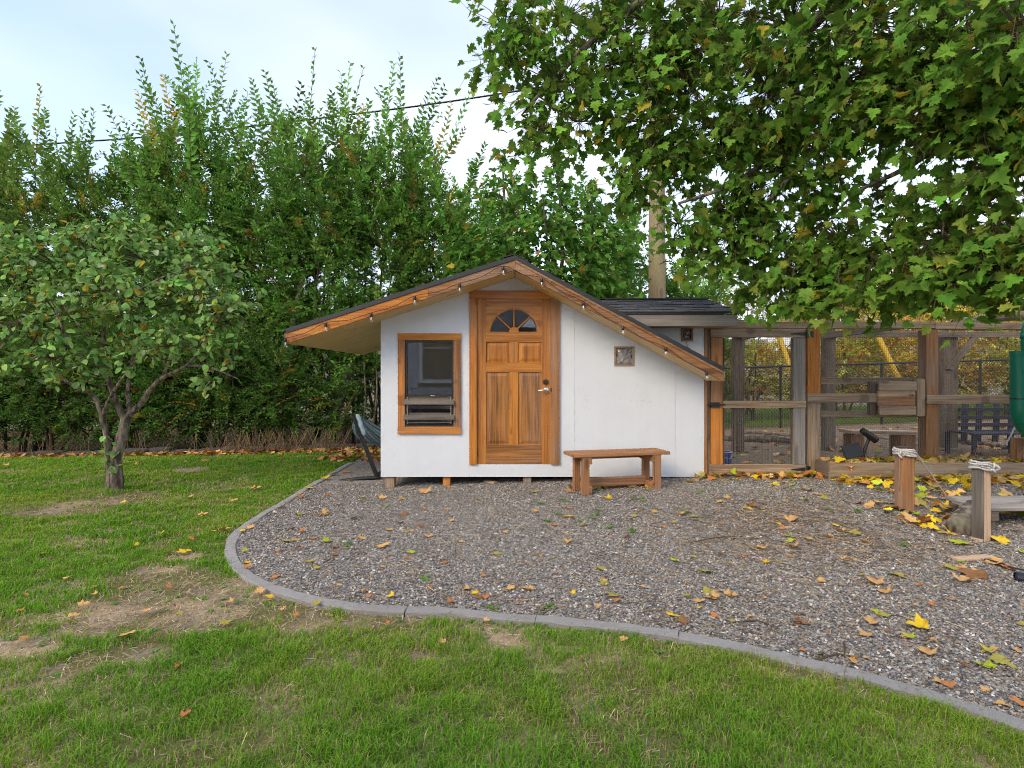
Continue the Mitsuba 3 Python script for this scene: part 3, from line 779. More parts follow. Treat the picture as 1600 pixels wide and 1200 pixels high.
for k in range(4):
    t = np.linspace(math.radians(45 * k + 2), math.radians(45 * k + 43), 9)
    tilt = rng.normal(size=2) * 0.03
    pts = np.array([C0 + [0, 0.012] + 0.05 * np.array([math.cos(np.mean(t)), math.sin(np.mean(t))])] + [C0 + (RAD - 0.02) * np.array([math.cos(a), math.sin(a)]) for a in t])
    v = np.column_stack([pts[:, 0], np.full(len(pts), DF + 0.022) + (pts - C0) @ tilt, pts[:, 1]])
    part(door, 'pane', {'v': v, 'f': np.array([[0, i, i + 1] for i in range(1, len(pts) - 1)])}, 'pane')
def lathe(profile, axis_o, k=20):
    """Revolves (radius, depth) about the y axis through axis_o; depth runs towards the viewer."""
    pr = np.array(profile); th = np.arange(k) / k * 2 * np.pi
    v = np.stack([axis_o[0] + pr[:, None, 0] * np.cos(th), axis_o[1] - np.broadcast_to(pr[:, None, 1], (len(pr), k)), axis_o[2] + pr[:, None, 0] * np.sin(th)], -1).reshape(-1, 3)
    f = []
    for i in range(len(pr) - 1):
        for j in range(k):
            a, b = i * k + j, i * k + (j + 1) % k
            f += [[a, b, b + k], [a, b + k, a + k]]
    return {'v': v, 'f': np.array(f), 'smooth': 35}
part(door, 'deadbolt', lathe([(0.034, 0), (0.034, 0.010), (0.028, 0.018), (0.016, 0.019), (0.015, 0.014), (0, 0.014)], (x_(853), DF, z_(597))), 'bronze', 'dark bronze deadbolt')
hz = z_(609.5)
part(door, 'handle', join([lathe([(0.036, 0), (0.036, 0.007), (0.030, 0.014), (0.014, 0.018), (0.013, 0.05), (0, 0.05)], (x_(853), DF, hz)),
      {k: v for k, v in tube(smoothline([(x_(853), DF - 0.048, hz), (x_(850), DF - 0.055, hz), (x_(846), DF - 0.055, hz - 0.003), (x_(841.5), DF - 0.048, hz - 0.004)], 9), np.linspace(0.011, 0.008, 9), 8).items()} | {'smooth': 35}]), 'steel', 'brushed steel lever handle')
part(door, 'strike_plate', slab(x_(860), x_(862), WY - 0.033, WY - 0.029, hz - 0.02, hz + 0.025), 'bronze')
for py in (492, 600, 706):
    part(door, 'hinge', tube([(DX0 - 0.002, DF - 0.004, z_(py) - 0.05), (DX0 - 0.002, DF - 0.004, z_(py) + 0.05)], 0.006, 6), 'bronze')

# two small square vents glazed with textured glass
for nm, (a0, b0, a1, b1), yy, lab in ((shed, (959.5, 541, 991, 572), WY, 'small square textured glass light in the white wall'), (coop, (1064, 512.5, 1082.5, 533.5), WY + 0.001, 'smaller square light under the coop roof')):
    vn = fresh(shed + '__small_light')
    tag(vn, lab)
    o = sbox(*at(a0, b1, WY)[[0, 2]], *at(a1, b0, WY)[[0, 2]])
    w = 0.022
    x0, z0, x1, z1 = o.bounds
    for q in (sbox(x0, z0, x1, z0 + w), sbox(x0, z1 - w, x1, z1), sbox(x0, z0 + w, x0 + w, z1 - w), sbox(x1 - w, z0 + w, x1, z1 - w)):
        part(vn, 'frame_board', prism(q, yy - 0.012, yy + 0.03, 1 if nm == shed else 2, 'x'), 'wood')
    nn = 14
    gx, gz = np.meshgrid(np.linspace(x0 + w + 0.006, x1 - w - 0.006, nn), np.linspace(z0 + w + 0.006, z1 - w - 0.006, nn))
    part(vn, 'spacer', prism(sbox(x0 + w, z0 + w, x1 - w, z1 - w).difference(sbox(x0 + w + 0.008, z0 + w + 0.008, x1 - w - 0.008, z1 - w - 0.008)), yy + 0.004, yy + 0.03, 5), 'black_metal')
    i, j = np.meshgrid(np.arange(nn - 1), np.arange(nn - 1), indexing='ij'); k = (i * nn + j).ravel()
    part(vn, 'pane', {'v': np.column_stack([gx.ravel(), yy + 0.012 + 0.0055 * rng.normal(size=nn * nn), gz.ravel()]), 'f': np.vstack([np.column_stack([k, k + 1, k + nn + 1]), np.column_stack([k, k + nn + 1, k + nn])]), 'smooth': True}, 'textured_glass')

# string of bulbs along the fascia
lights = thing('string_light', 'string of clear bulbs with black sockets clipped along the shed fascia', 'string light')
BULBS = [(446, 530), (509, 506), (580, 490.5), (648, 464), (718, 444.5), (786, 417.5), (846, 436), (911, 472.5), (973, 511), (1040, 544), (1104, 582)]
anchor = []
for i, (px, py) in enumerate(BULBS):
    p = at(px, py, FY - 0.03)
    anchor.append(p)
    sk = part(lights, 'socket', tube([p + [0, 0, 0.012], p + [0, 0, -0.004], p + [0.002, -0.004, -0.035]], [0.012, 0.017, 0.015], 10), 'black_plastic')
    q = p + [0.003, -0.005, -0.035]
    dz = np.array([0.006, -0.010, -1.0])
    prof = [(0.0, 0.011), (0.012, 0.013), (0.028, 0.020), (0.042, 0.021), (0.056, 0.013), (0.062, 0.002)]
    part(lights, 'bulb', tube([q + dz * t for t, _ in prof], [r for _, r in prof], 12), 'bulb_glass')
    part(lights, 'filament_stem', tube([q, q + dz * 0.018, q + dz * 0.036], [0.006, 0.004, 0.0015], 6), 'white_plastic')
pts = [anchor[0] + [-0.04, 0.03, 0.03]]
for a, b in zip(anchor[:-1], anchor[1:]):
    pts += [a + [0, 0, 0.012], (a + b) / 2 + [0, 0.008, -0.012]]
pts.append(anchor[-1] + [0, 0, 0.012])
part(lights, 'wire', tube(smoothline(pts, 120), 0.0035, 5), 'cable')
part(lights, 'wire', tube(smoothline([at(1072, 533, WY - 0.01), at(1075, 543, WY - 0.03), at(1081, 549, WY - 0.06)], 8), 0.003, 5), 'cable')

# ------------------------------------------------------------------ bench
def rotz(m, ang, c):
    ca, sa = math.cos(ang), math.sin(ang)
    v = m['v'] - c
    m['v'] = np.column_stack([v[:, 0] * ca - v[:, 1] * sa, v[:, 0] * sa + v[:, 1] * ca, v[:, 2]]) + c
    return m


bench = thing('bench', 'low reddish wooden slat bench standing against the white shed wall', 'bench')
BA, BC = math.radians(14), np.array([1.185, 6.45, 0.0])
gz = float(zg(1.15, 6.45)) + 0.008
def bpart(name, p0, p1, w, h, up=(0, 0, 1), tone=9, **k):
    p0, p1 = np.array(p0, float) + [BC[0], BC[1], gz], np.array(p1, float) + [BC[0], BC[1], gz]
    part(bench, name, rotz(beam(p0, p1, w, h, tone, up, 0.005), BA, BC), 'wood', **k)
SH = 0.425
for i, y in enumerate((-0.135, -0.045, 0.045, 0.135)):
    bpart('slat', (-0.575, y, SH), (0.575, y, SH), 0.077, 0.036)
for x in (-0.43, 0.43):
    for y in (-0.135, 0.135):
        bpart('leg', (x, y, 0), (x, y, SH - 0.02), 0.08, 0.06, up=(0, 1, 0))
    bpart('cross_rail', (x + 0.05 * (-1 if x > 0 else 1), -0.165, SH - 0.058), (x + 0.05 * (-1 if x > 0 else 1), 0.165, SH - 0.058), 0.036, 0.076)
    bpart('foot_rail', (x + 0.05 * (-1 if x > 0 else 1), -0.165, 0.055), (x + 0.05 * (-1 if x > 0 else 1), 0.165, 0.055), 0.036, 0.085)
bpart('long_rail', (-0.40, 0.10, SH - 0.045), (0.40, 0.10, SH - 0.045), 0.032, 0.06)
bpart('stretcher', (-0.36, 0.02, 0.10), (0.36, 0.02, 0.10), 0.036, 0.10)

# ------------------------------------------------------------------ chicken run
run = thing('chicken_run', 'weathered timber chicken run screened with fine wire mesh beside the white shed', 'chicken run')
RY = 7.06
def rb(name, px0, py0, px1, py1, y, d, tone, axis, par=run, bs='wood', **k):
    """A board of the run seen face on between two corners, d deep behind depth y."""
    a, b = at(px0, py0, y), at(px1, py1, y)
    if axis == 'x':
        zc = (a[2] + b[2]) / 2
        m = beam((a[0], y + d / 2, zc), (b[0], y + d / 2, zc), d, abs(a[2] - b[2]), tone)
    else:
        xc = (a[0] + b[0]) / 2
        m = beam((xc, y + d / 2, b[2]), (xc, y + d / 2, a[2]), abs(b[0] - a[0]), d, tone, up=(0, 1, 0))
    return part(par, name, m, bs, **k)
rb('corner_trim', 1100.5, 508, 1105.5, 746, WY - 0.01, 0.05, 2, 'z')
rb('corner_trim', 1105.8, 508, 1109.5, 746, WY + 0.02, 0.10, 5, 'z')
rb('post', 1261.5, 513.5, 1282, 621, RY, 0.14, 0, 'z', label='orange upper half of the gate post')
rb('post', 1261.8, 621.3, 1282, 745, RY, 0.14, 1, 'z', label='weathered grey brown lower half of the gate post')
rb('post', 1447.5, 515, 1466.5, 724, RY, 0.15, 2, 'z')
rb('post', 1640, 515, 1660, 724, RY, 0.15, 1, 'z')
rb('top_beam', 1111, 502.5, 1462, 513, RY, 0.14, 1, 'x')
rb('top_beam', 1462.4, 503.5, 1780, 514.5, RY, 0.14, 1, 'x')
rb('back_post', 1148.5, 500, 1163.5, 712, 9.2, 0.15, 5, 'z')
rb('back_post', 1290.5, 500, 1306, 712, 9.2, 0.15, 5, 'z')
rb('back_post', 1475, 520, 1497, 700, 9.0, 0.2, 5, 'z')
rb('back_post', 1640, 520, 1662, 700, 9.0, 0.2, 5, 'z')
rb('back_beam', 1105, 517.5, 1478, 527, 9.15, 0.04, 5, 'x')
rb('back_beam', 1440, 518, 1760, 527, 8.95, 0.045, 5, 'x')
a, b = at(1483, 578, 8.94), at(1525, 524, 8.94)
part(run, 'brace', beam(a, b, 0.05, 0.11, 5, up=(0, 1, 0)), 'wood')
for x in (2.75, 3.72, 4.9):
    part(run, 'rafter', beam((x, RY + 0.145, 2.035), (x, 9.14, 2.035), 0.045, 0.09, 5), 'wood')
hump = smoothline([at(1490, 506, 8.2), at(1530, 500, 8.2), at(1560, 495, 8.2), at(1600, 494, 8.2), at(1660, 500, 8.2)], 14)
part(run, 'bent_cover_board', tube(hump, 0.07, 6, 5), 'wood')
rb('mid_rail', 1262.5, 615, 1372, 629, RY - 0.04, 0.038, 1, 'x')
rb('mid_rail', 1448.5, 617, 1592, 631, RY - 0.045, 0.045, 1, 'x')
rb('upper_rail', 1283, 590, 1446, 600, RY + 0.05, 0.04, 1, 'x')
rb('lower_rail', 1283, 641.5, 1446, 651.5, RY + 0.05, 0.04, 1, 'x')
# nest hatch
hatch = fresh(run + '__nest_hatch')
tag(hatch, 'small hatch of four short boards in the run front')
rb('board', 1374, 596, 1432.5, 610.5, RY - 0.085, 0.03, 1, 'x', hatch)
rb('board', 1372.5, 611, 1430, 620, RY - 0.06, 0.025, 8, 'x', hatch)
rb('board', 1372.5, 620.6, 1430, 634, RY - 0.062, 0.025, 2, 'x', hatch)
rb('board', 1374.5, 634.5, 1431.5, 648, RY - 0.08, 0.03, 1, 'x', hatch)
rb('jamb', 1433.5, 592, 1446, 650, RY - 0.04, 0.06, 1, 'z', hatch)
rb('jamb', 1360, 596, 1368, 648, RY + 0.0, 0.07, 5, 'z', hatch)
rb('box_back', 1368, 598, 1433, 648, RY + 0.20, 0.02, 5, 'x', hatch)
part(hatch, 'hook', tube([at(1421, 617, RY - 0.07), at(1429, 617.5, RY - 0.075)], 0.006, 6), 'black_metal')
# gate
gate = fresh(run + '__gate')
tag(gate, 'timber framed wire mesh gate with black strap hinges')
GY = RY - 0.055
rb('stile', 1111, 527.4, 1129.5, 632, GY, 0.05, 2, 'z', gate)
rb('stile', 1111, 632.3, 1129.5, 725.6, GY, 0.05, 0, 'z', gate, label='orange lower half of the left gate stile')
rb('stile', 1240.5, 527.4, 1258.5, 725.6, GY, 0.05, 4, 'z', gate)
rb('rail', 1110.5, 513.8, 1259.5, 527, GY - 0.002, 0.052, 1, 'x', gate)
rb('rail', 1130, 626.5, 1259.5, 637.5, GY - 0.012, 0.03, 1, 'x', gate)
rb('rail', 1108.5, 726, 1259.5, 742.5, GY - 0.002, 0.052, 1, 'x', gate)
rb('inner_stile', 1129.6, 528, 1132.6, 725, GY + 0.03, 0.05, 5, 'z', gate)
rb('inner_stile', 1237.8, 528, 1240.4, 725, GY + 0.03, 0.05, 5, 'z', gate)
rb('kick_board', 1110, 743, 1250, 747, RY, 0.05, 5, 'x')
for py, s in ((521.5, 1), (733.5, 1)):
    c = at(1260.5, py, GY - 0.006)
    zz = c[2]
    st = [(c[0] - 0.19, zz + 0.004), (c[0] - 0.19, zz - 0.004), (c[0] - 0.02, zz - 0.022), (c[0] - 0.02, zz + 0.022)]
    part(gate, 'hinge_strap', prism(Polygon(st), GY - 0.010, GY - 0.003, 5), 'black_metal')
    part(gate, 'hinge_pin', tube([(c[0], GY - 0.012, zz - 0.045), (c[0], GY - 0.012, zz + 0.045)], 0.014, 8), 'black_metal')
    if py < 600:
        part(gate, 'hinge_plate', prism(sbox(c[0] + 0.01, zz - 0.03, c[0] + 0.105, zz + 0.03).buffer(0.008), RY - 0.010, RY - 0.001, 5), 'black_metal')
    else:
        part(gate, 'hinge_plate', prism(sbox(c[0] + 0.01, zz - 0.03, c[0] + 0.075, zz + 0.03), RY - 0.010, RY - 0.001, 5), 'black_metal')
c = at(1117, 632.5, GY - 0.006)
part(gate, 'latch', slab(c[0] - 0.055, c[0] + 0.055, GY - 0.022, GY - 0.002, c[2] - 0.032, c[2] + 0.032), 'black_metal')
part(gate, 'latch_bar', tube([(c[0] - 0.10, GY - 0.026, c[2]), (c[0] + 0.12, GY - 0.026, c[2] + 0.004)], 0.008, 8), 'black_metal')
def hardware_cloth(px0, py0, px1, py1, y, step=0.0255, r=0.0017):
    a, b = at(px0, py1, y), at(px1, py0, y)
    xs = np.arange(a[0], b[0], step); zs = np.arange(a[2], b[2], step)
    j = lambda n: 0.002 * rng.normal(size=n)
    P0 = np.vstack([np.column_stack([xs + j(len(xs)), np.full(len(xs), y), np.full(len(xs), a[2])]), np.column_stack([np.full(len(zs), a[0]), np.full(len(zs), y + 0.002), zs + j(len(zs))])])
    P1 = np.vstack([np.column_stack([xs + j(len(xs)), np.full(len(xs), y), np.full(len(xs), b[2])]), np.column_stack([np.full(len(zs), b[0]), np.full(len(zs), y + 0.002), zs + j(len(zs))])])
    return wires(P0, P1, r)
for px0, py0, px1, py1, par, y in ((1131, 527, 1240, 726, gate, GY + 0.055), (1283, 514, 1447, 722, run, RY + 0.02), (1466, 515, 1640, 722, run, RY + 0.02)):
    part(par, 'wire_mesh', hardware_cloth(px0, py0, px1, py1, y), 'mesh_wire', 'fine square wire mesh', kind='stuff')

# raised bed in front of the run
bed = thing('raised_bed', 'long low plank planter box filled with leaves in front of the chicken run', 'planter')
bx, by0 = at(1296, 0, 6.70)[0], 6.70
bz1, bz0 = at(0, 723, 6.70)[2], at(0, 751, 6.70)[2] - 0.01
part(bed, 'side_board', beam((bx + 0.0, by0, (bz0 + bz1) / 2), (7.4, by0, (bz0 + bz1) / 2), 0.04, bz1 - bz0, 1), 'wood')
part(bed, 'end_board', beam((bx + 0.02, by0 + 0.021, (bz0 + bz1) / 2 - 0.002), (bx + 0.02, RY - 0.05, (bz0 + bz1) / 2 - 0.002), 0.04, bz1 - bz0 - 0.004, 5), 'wood')
part(bed, 'soil', slab(bx + 0.042, 7.38, by0 + 0.021, RY - 0.05, bz0, bz1 - 0.035), 'dirt')

# solar spotlight stuck in the bed
spot = thing('solar_spotlight', 'black solar spotlight with a tilted square panel stuck in the planter box', 'spotlight')
def plate(c, ax, up, w, h, t):
    ax, up = unit(ax), unit(np.asarray(up) - np.dot(up, unit(ax)) * unit(ax))
    return beam(np.asarray(c) - ax * w / 2, np.asarray(c) + ax * w / 2, t, h, 5, up=up, bevel=0.006)
sy = 6.86
part(spot, 'solar_panel', plate(at(1332, 704.5, sy - 0.05), (1, 0.1, 0.18), (-0.1, 0.35, 0.9), 0.225, 0.165, 0.016), 'black_plastic')
part(spot, 'stem', tube(smoothline([at(1348, 718, sy), at(1351, 703, sy), at(1356, 690, sy), at(1358, 684, sy)], 8), 0.018, 8), 'black_plastic')
part(spot, 'lamp_head', tube([at(1347, 672, sy - 0.03), at(1351, 675, sy - 0.03), at(1366, 686, sy - 0.03), at(1369, 688.5, sy - 0.03)], [0.036, 0.040, 0.043, 0.042], 14), 'black_plastic')
part(spot, 'bracket', tube([at(1338, 712, sy), at(1350, 706, sy)], 0.014, 8), 'black_plastic')

# things inside the run
stool = thing('wooden_stool', 'low plank seat on short board legs inside the run behind the spotlight', 'stool')
ky = 8.1
kz = float(zg(at(1370, 0, ky)[0], ky))
rbk = lambda n, p0, p1, w, h, t, up=(0, 0, 1): part(stool, n, beam(p0, p1, w, h, t, up), 'wood')
p0, p1 = at(1320, 674, ky), at(1428, 676, ky)
rbk('seat_board', p0, p1, 0.30, 0.045, 8)
for px in (1333, 1410):
    for dy in (-0.1, 0.1):
        q = at(px, 677, ky) + [0, dy, -0.012]
        rbk('leg', (q[0], q[1], kz), q, 0.16 if px < 1400 else 0.22, 0.04, 9, (0, 1, 0))
bucket = thing('bucket', 'blue plastic bucket on the ground just inside the gate', 'bucket')
ub = onground(1131, 722); uz = ub[2] + 0.005
ub = np.array([at(1131, 0, 7.9)[0], 7.9, float(zg(2.9, 7.9))])
k = 20; th = np.arange(k) / k * 2 * np.pi
pr = [(0.0, 0.004), (0.086, 0.0), (0.092, 0.02), (0.108, 0.20), (0.112, 0.205), (0.104, 0.203), (0.088, 0.022), (0.0, 0.018)]
v = np.array([[ub[0] + r * math.cos(t), ub[1] + r * math.sin(t), ub[2] + z] for r, z in pr for t in th])
f = []
for i in range(len(pr) - 1):
    for j in range(k):
        a, b = i * k + j, i * k + (j + 1) % k
        f += [[a, b, b + k], [a, b + k, a + k]]
part(bucket, 'body', {'v': v, 'f': np.array(f), 'smooth': 35}, 'blue_plastic')
part(bucket, 'rim', tube([ub + [0.112 * math.cos(t), 0.112 * math.sin(t), 0.205] for t in np.linspace(0, 2 * np.pi, 25)], 0.006, 6), 'white_plastic')
part(bucket, 'handle', tube(smoothline([ub + [-0.112, 0, 0.2], ub + [-0.06, -0.11, 0.15], ub + [0.04, -0.13, 0.13], ub + [0.112, 0, 0.2]], 14), 0.004, 6), 'white_plastic')

# dark slatted chair and logs at the back of the run
chair = thing('garden_chair', 'dark navy slatted garden chair at the back of the run', 'chair')
cy = 8.75
for px in (1506, 1528, 1555, 1578, 1600):
    part(chair, 'back_slat', beam(at(px, 690, cy + 0.05), at(px + 3, 630, cy + 0.16), 0.095 if px > 1510 else 0.1, 0.02, 5, (0, 1, 0)), 'navy_plastic')
for py in (640, 652.5, 664):
    part(chair, 'rail', beam(at(1498, py, cy), at(1612, py - 1, cy), 0.03, 0.055, 5), 'navy_plastic')
part(chair, 'seat', beam(at(1500, 676, cy - 0.3), at(1615, 675, cy - 0.3), 0.5, 0.025, 5), 'navy_plastic')
for px in (1505, 1607):
    for dy in (0.0, -0.5):
        q = at(px, 676, cy - 0.3); q = np.array([q[0], cy + dy, q[2] - 0.014])
        part(chair, 'leg', beam((q[0], q[1], float(zg(q[0], q[1])) - 0.01), q, 0.07, 0.03, 5, (0, 1, 0)), 'navy_plastic')
def log(px0, py0, px1, py1, r, bend, label, dy=0.0):
    a, b = onground(px0, py0), onground(px1, py1)
    a, b = a + [0, 0, r * 0.8], b + [0, 0, r * 0.8]
    m = (a + b) / 2 + np.array([0, bend, 0.5 * r])
    pts = smoothline([a, 0.6 * a + 0.4 * m + rng.normal(size=3) * 0.02, m, 0.5 * b + 0.5 * m + rng.normal(size=3) * 0.02, b], 14)
    solo('log', tube(pts, r * (1 - 0.3 * np.linspace(0, 1, 14)) * (1 + 0.08 * rng.normal(size=14)), 9), 'bark', label, 'log')
log(1134, 690, 1262, 698, 0.07, 0.1, 'thick dark log lying across the run behind the gate')
log(1285, 668, 1445, 700, 0.03, 0.2, 'thin pale pole slanting over the ground behind the stool')
log(1462, 690, 1575, 704, 0.05, 0.15, 'curved dark branch on the ground below the navy chair')
log(1150, 680, 1255, 684, 0.035, 0.3, 'thin grey branch lying behind the thick dark log')
log(1466, 672, 1500, 640, 0.03, 0.0, 'forked stick leaning by the back post of the run')
a, b = at(1585, 668, 7.6), at(1570, 696, 7.4)
solo('stake', tube([a, (a + b) / 2 + [0.01, 0, 0], b], 0.012, 6), 'galvanised', 'pale thin stake leaning below the green pipe', 'stake')
blk = thing('wood_block', 'short brown timber block standing on the planter box at the right edge', 'timber block')
q = at(1596, 703, 6.86)
part(blk, 'block', beam((q[0], q[1], bz1 - 0.035), (q[0], q[1], at(0, 684, 6.86)[2]), 0.19, 0.10, 2, (0, 1, 0)), 'wood')

# green pipe at the right edge
pipe = thing('green_pipe', 'thick green plastic pipe bending to the right at the edge of the run', 'pipe')
gy = 6.62
top_, low_ = at(1597, 549, gy), at(1597, 640, gy)
bendp = [low_ + np.array([0.30 * (1 - math.cos(t)), 0, -0.30 * math.sin(t)]) for t in np.linspace(0, 1.15, 12)]
bendp += [bendp[-1] + np.array([math.sin(1.15), 0, -math.cos(1.15)]) * d for d in (0.25, 0.6)]
part(pipe, 'bend', tube([top_, top_ * 0.5 + low_ * 0.5] + bendp, 0.112, 26, cap=False), 'green_plastic')
part(pipe, 'collar', tube([top_ + [0, 0, 0.004], top_ - [0, 0, 0.05]], 0.118, 26, cap=False), 'green_plastic')
zc = at(0, 623, gy)[2]
part(pipe, 'collar', tube([(top_[0], gy, zc + 0.006), (top_[0], gy, zc - 0.006)], 0.115, 26, cap=False), 'black_plastic')
pipe2 = thing('green_downpipe', 'thinner green pipe rising behind the thick green one', 'pipe')
part(pipe2, 'tube', tube(smoothline([at(1612, 490, 6.9), at(1606, 512, 6.9), at(1604, 530, 6.9), at(1606, 600, 6.9), at(1606, 690, 6.9)], 16), 0.055, 16), 'green_plastic')
part(pipe2, 'collar', tube([at(1604, 521, 6.9), at(1604, 529, 6.9)], 0.061, 16), 'green_plastic')

# ------------------------------------------------------------------ roped posts, plank and half log
def rope_post(px, pyb, pyt, Y, ang, label, side, tone, faces=None):
    t = thing('rope_post', label, 'post', None)
    b, top = at(px, pyb, Y), at(px, pyt, Y)
    m = beam((b[0], Y, b[2] - 0.06), (b[0], Y, top[2]), side, side, tone, (math.sin(ang), math.cos(ang), 0), 0.008, faces=faces)
    part(t, 'timber', m, 'wood')
    cap = beam((b[0], Y, top[2] + 0.001), (b[0], Y, top[2] + 0.012), side * 0.86, side * 0.86, 5, (math.sin(ang), math.cos(ang), 0), 0.004)
    part(t, 'cap', cap, 'bronze')
    r = side * 0.66
    for turn in range(4):
        pts = []
        for a in np.linspace(0, 2 * np.pi, 33):
            s = r * (1 + 0.10 * math.cos(4 * (a - ang))) + 0.004 * rng.normal() + (0.006 if turn % 2 else 0)
            pts.append((b[0] + s * math.cos(a), Y + s * math.sin(a), top[2] - 0.012 - 0.016 * turn + 0.004 * math.sin(3 * a + turn) - 0.008 * math.cos(a)))
        part(t, 'rope_turn', tube(pts, 0.0095, 7, 0), 'rope')
    kn = []
    for a in np.linspace(0, 4 * np.pi, 30):
        kn.append((b[0] + (0.07 if px > 1450 else -0.07) + 0.022 * math.cos(a), Y - r * 0.75 + 0.02 * math.sin(1.7 * a), top[2] - 0.035 + 0.022 * math.sin(a) - 0.0025 * a))
    part(t, 'knot', tube(kn, 0.008, 7, 0), 'rope')
    return b, top
fb, ft = rope_post(1413, 796, 700, 5.30, 0.25, 'farther square timber post with white rope bound round its top', 0.125, 2)
nb, nt = rope_post(1533, 833, 720, 4.50, -0.30, 'nearer square timber post, half grey and half orange, with white rope round its top', 0.092, 10, {7: 8, 6: 8})
solo('tie_cable', tube([at(1428, 703, 5.24), at(1455, 741, 5.2), at(1478, 774, 5.15)], 0.0065, 7), 'galvanised', 'taut grey cable from the farther roped post down to the plank walkway', 'cable')
walk = thing('plank_walkway', 'grey weathered plank walkway running out of the frame at the right', 'walkway')
wz = 0.292
for i, (y0, y1) in enumerate(((4.76, 4.915), (4.925, 5.08), (5.09, 5.235))):
    x0 = 3.86 + 0.09 * i / 2
    part(walk, 'plank', beam((x0 + 0.02 * i, (y0 + y1) / 2, wz - 0.015), (6.2, (y0 + y1) / 2, wz - 0.012), y1 - y0, 0.032, 4), 'wood')
for x in (4.05, 5.6):
    part(walk, 'bearer', beam((x, 4.78, wz - 0.075), (x, 5.22, wz - 0.075), 0.08, 0.085, 5), 'wood')
    for y in (4.85, 5.15):
        part(walk, 'stub_leg', beam((x, y, float(zg(x, y)) - 0.03), (x, y, wz - 0.118), 0.08, 0.08, 5, (0, 1, 0)), 'wood')
a, b = np.array([3.62, 4.62, 0.16]), np.array([3.95, 4.86, 0.25])
part(fresh('half_log') and 'half_log' if False else thing('half_log', 'grey half log wedged under the end of the plank walkway', 'log'), 'timber', tube(smoothline([a, (a + b) / 2 + [0, 0, 0.01], b], 8), 0.088, 12), 'bark')
p = onground(1403, 795)
solo('black_root', tube(smoothline([onground(1396, 795, 0.01), onground(1412, 799, 0.02), onground(1432, 806, 0.01)], 8), [0.012, 0.016, 0.02, 0.022, 0.022, 0.02, 0.016, 0.01], 7), 'black_plastic', 'black hose end lying at the foot of the farther roped post', 'hose')
hose = [onground(1540, 876, 0.012), onground(1556, 880, 0.02), onground(1575, 887, 0.02), onground(1600, 893, 0.02), onground(1660, 899, 0.02), onground(1740, 910, 0.02)]
solo('garden_hose', tube(smoothline(hose, 30), 0.016, 10), 'black_plastic', 'black garden hose crossing the gravel at the right edge', 'hose')
a = onground(1588, 902, 0.035); b = onground(1680, 910, 0.035)
solo('drain_pipe', tube([a, (a + b) / 2, b], 0.036, 12), 'navy_plastic', 'dark drain pipe end lying beside the hose', 'pipe')
for (x0, y0, x1, y1, w, h, lab) in ((1492, 874, 1547, 869.5, 0.075, 0.018, 'long thin tan board offcut on the gravel near the hose'), (1517, 841, 1536, 844, 0.05, 0.02, 'short tan board offcut at the foot of the nearer roped post'),
                                    (758, 752, 774, 754, 0.06, 0.03, 'orange lumber offcut poking out from under the shed'), (1215, 826, 1236, 824, 0.035, 0.015, 'small pale wood scrap on the gravel in front of the gate')):
    a, b = onground(x0, y0, h / 2 + 0.012), onground(x1, y1, h / 2 + 0.012)
    solo('board_offcut', beam(a, b, w, h, 8, (0, 0, 1)), 'wood', lab, 'board')
TW = [((606, 770), (644, 766), 'pale peeled stick on the gravel below the shed window'), ((1180, 921), (1226, 929), 'long straw coloured twig in the middle of the gravel'), ((1160, 838), (1060, 852), 'thin dark twig left of the wood scrap'),
      ((1270, 1034), (1340, 1028), 'forked dark twig lying at the kerb'), ((1318, 1005), (1320, 1028), 'short grey twig crossing the forked one at the kerb'), ((1096, 978), (1128, 988), 'pale twig lying along the kerb'), ((1150, 972), (1215, 982), 'long brown twig near the kerb'),
      ((1445, 1006), (1472, 1009), 'straight tan twig under the yellow leaves'), ((505, 879), (522, 874), 'dark twig in the left part of the gravel'), ((1487, 835), (1510, 818), 'curved pale root beside the half log')]
for (a, b, lab) in TW:
    p, q = onground(*a, 0.016), onground(*b, 0.018)
    m = (p + q) / 2 + np.array([0.02, 0.03, 0.012])
    solo('twig', tube(smoothline([p, m, q], 9), np.linspace(0.006, 0.003, 9), 5), 'pole_wood' if 'pale' in lab or 'straw' in lab or 'tan' in lab else 'twig', lab, 'twig')

# ------------------------------------------------------------------ hammock on its stand
ham = thing('hammock', 'striped blue grey hammock on a dark tube stand beside the shed', 'hammock')
hx = at(559, 0, 7.62)[0]
foot = at(589, 744, 7.62)
topp = at(552, 650, 7.5)
part(ham, 'stand_arm', tube([foot + [0.02, 0.02, -0.02], foot, (foot + topp) / 2, topp], [0.034, 0.03, 0.029, 0.028], 12), 'black_metal', 'dark leaning stand tube')
part(ham, 'stand_foot', tube([at(531, 752, 7.55), at(560, 748, 7.58), foot + [0, 0, -0.02], foot + [0.05, 0.02, -0.02]], 0.026, 10), 'black_metal')
far = np.array([-1.78, 9.7, 0.02])
part(ham, 'stand_base', tube([foot + [-0.03, 0.05, -0.02], np.array([foot[0] - 0.05, 8.6, 0.05]), far + [-0.1, 0, 0.05]], 0.028, 10), 'black_metal')
part(ham, 'stand_arm', tube([far + [-0.1, 0, 0.05], far + [-0.15, 0.35, 0.95]], 0.029, 10), 'black_metal')
part(ham, 'strap', tube(smoothline([topp + [0.05, -0.02, 0.02], topp + [0.085, -0.035, -0.05], topp + [0.11, -0.04, -0.13], topp + [0.15, -0.03, -0.25]], 9), [0.02, 0.032, 0.034, 0.028, 0.034, 0.036, 0.03, 0.034, 0.02], 8, 0), 'hammock_cloth', 'pale blue cloth end hanging from the stand')
nu, nv = 26, 21
P = []
A0 = topp + [0.08, 0.02, -0.04]; B0 = far + [-0.12, 0.25, 0.9]
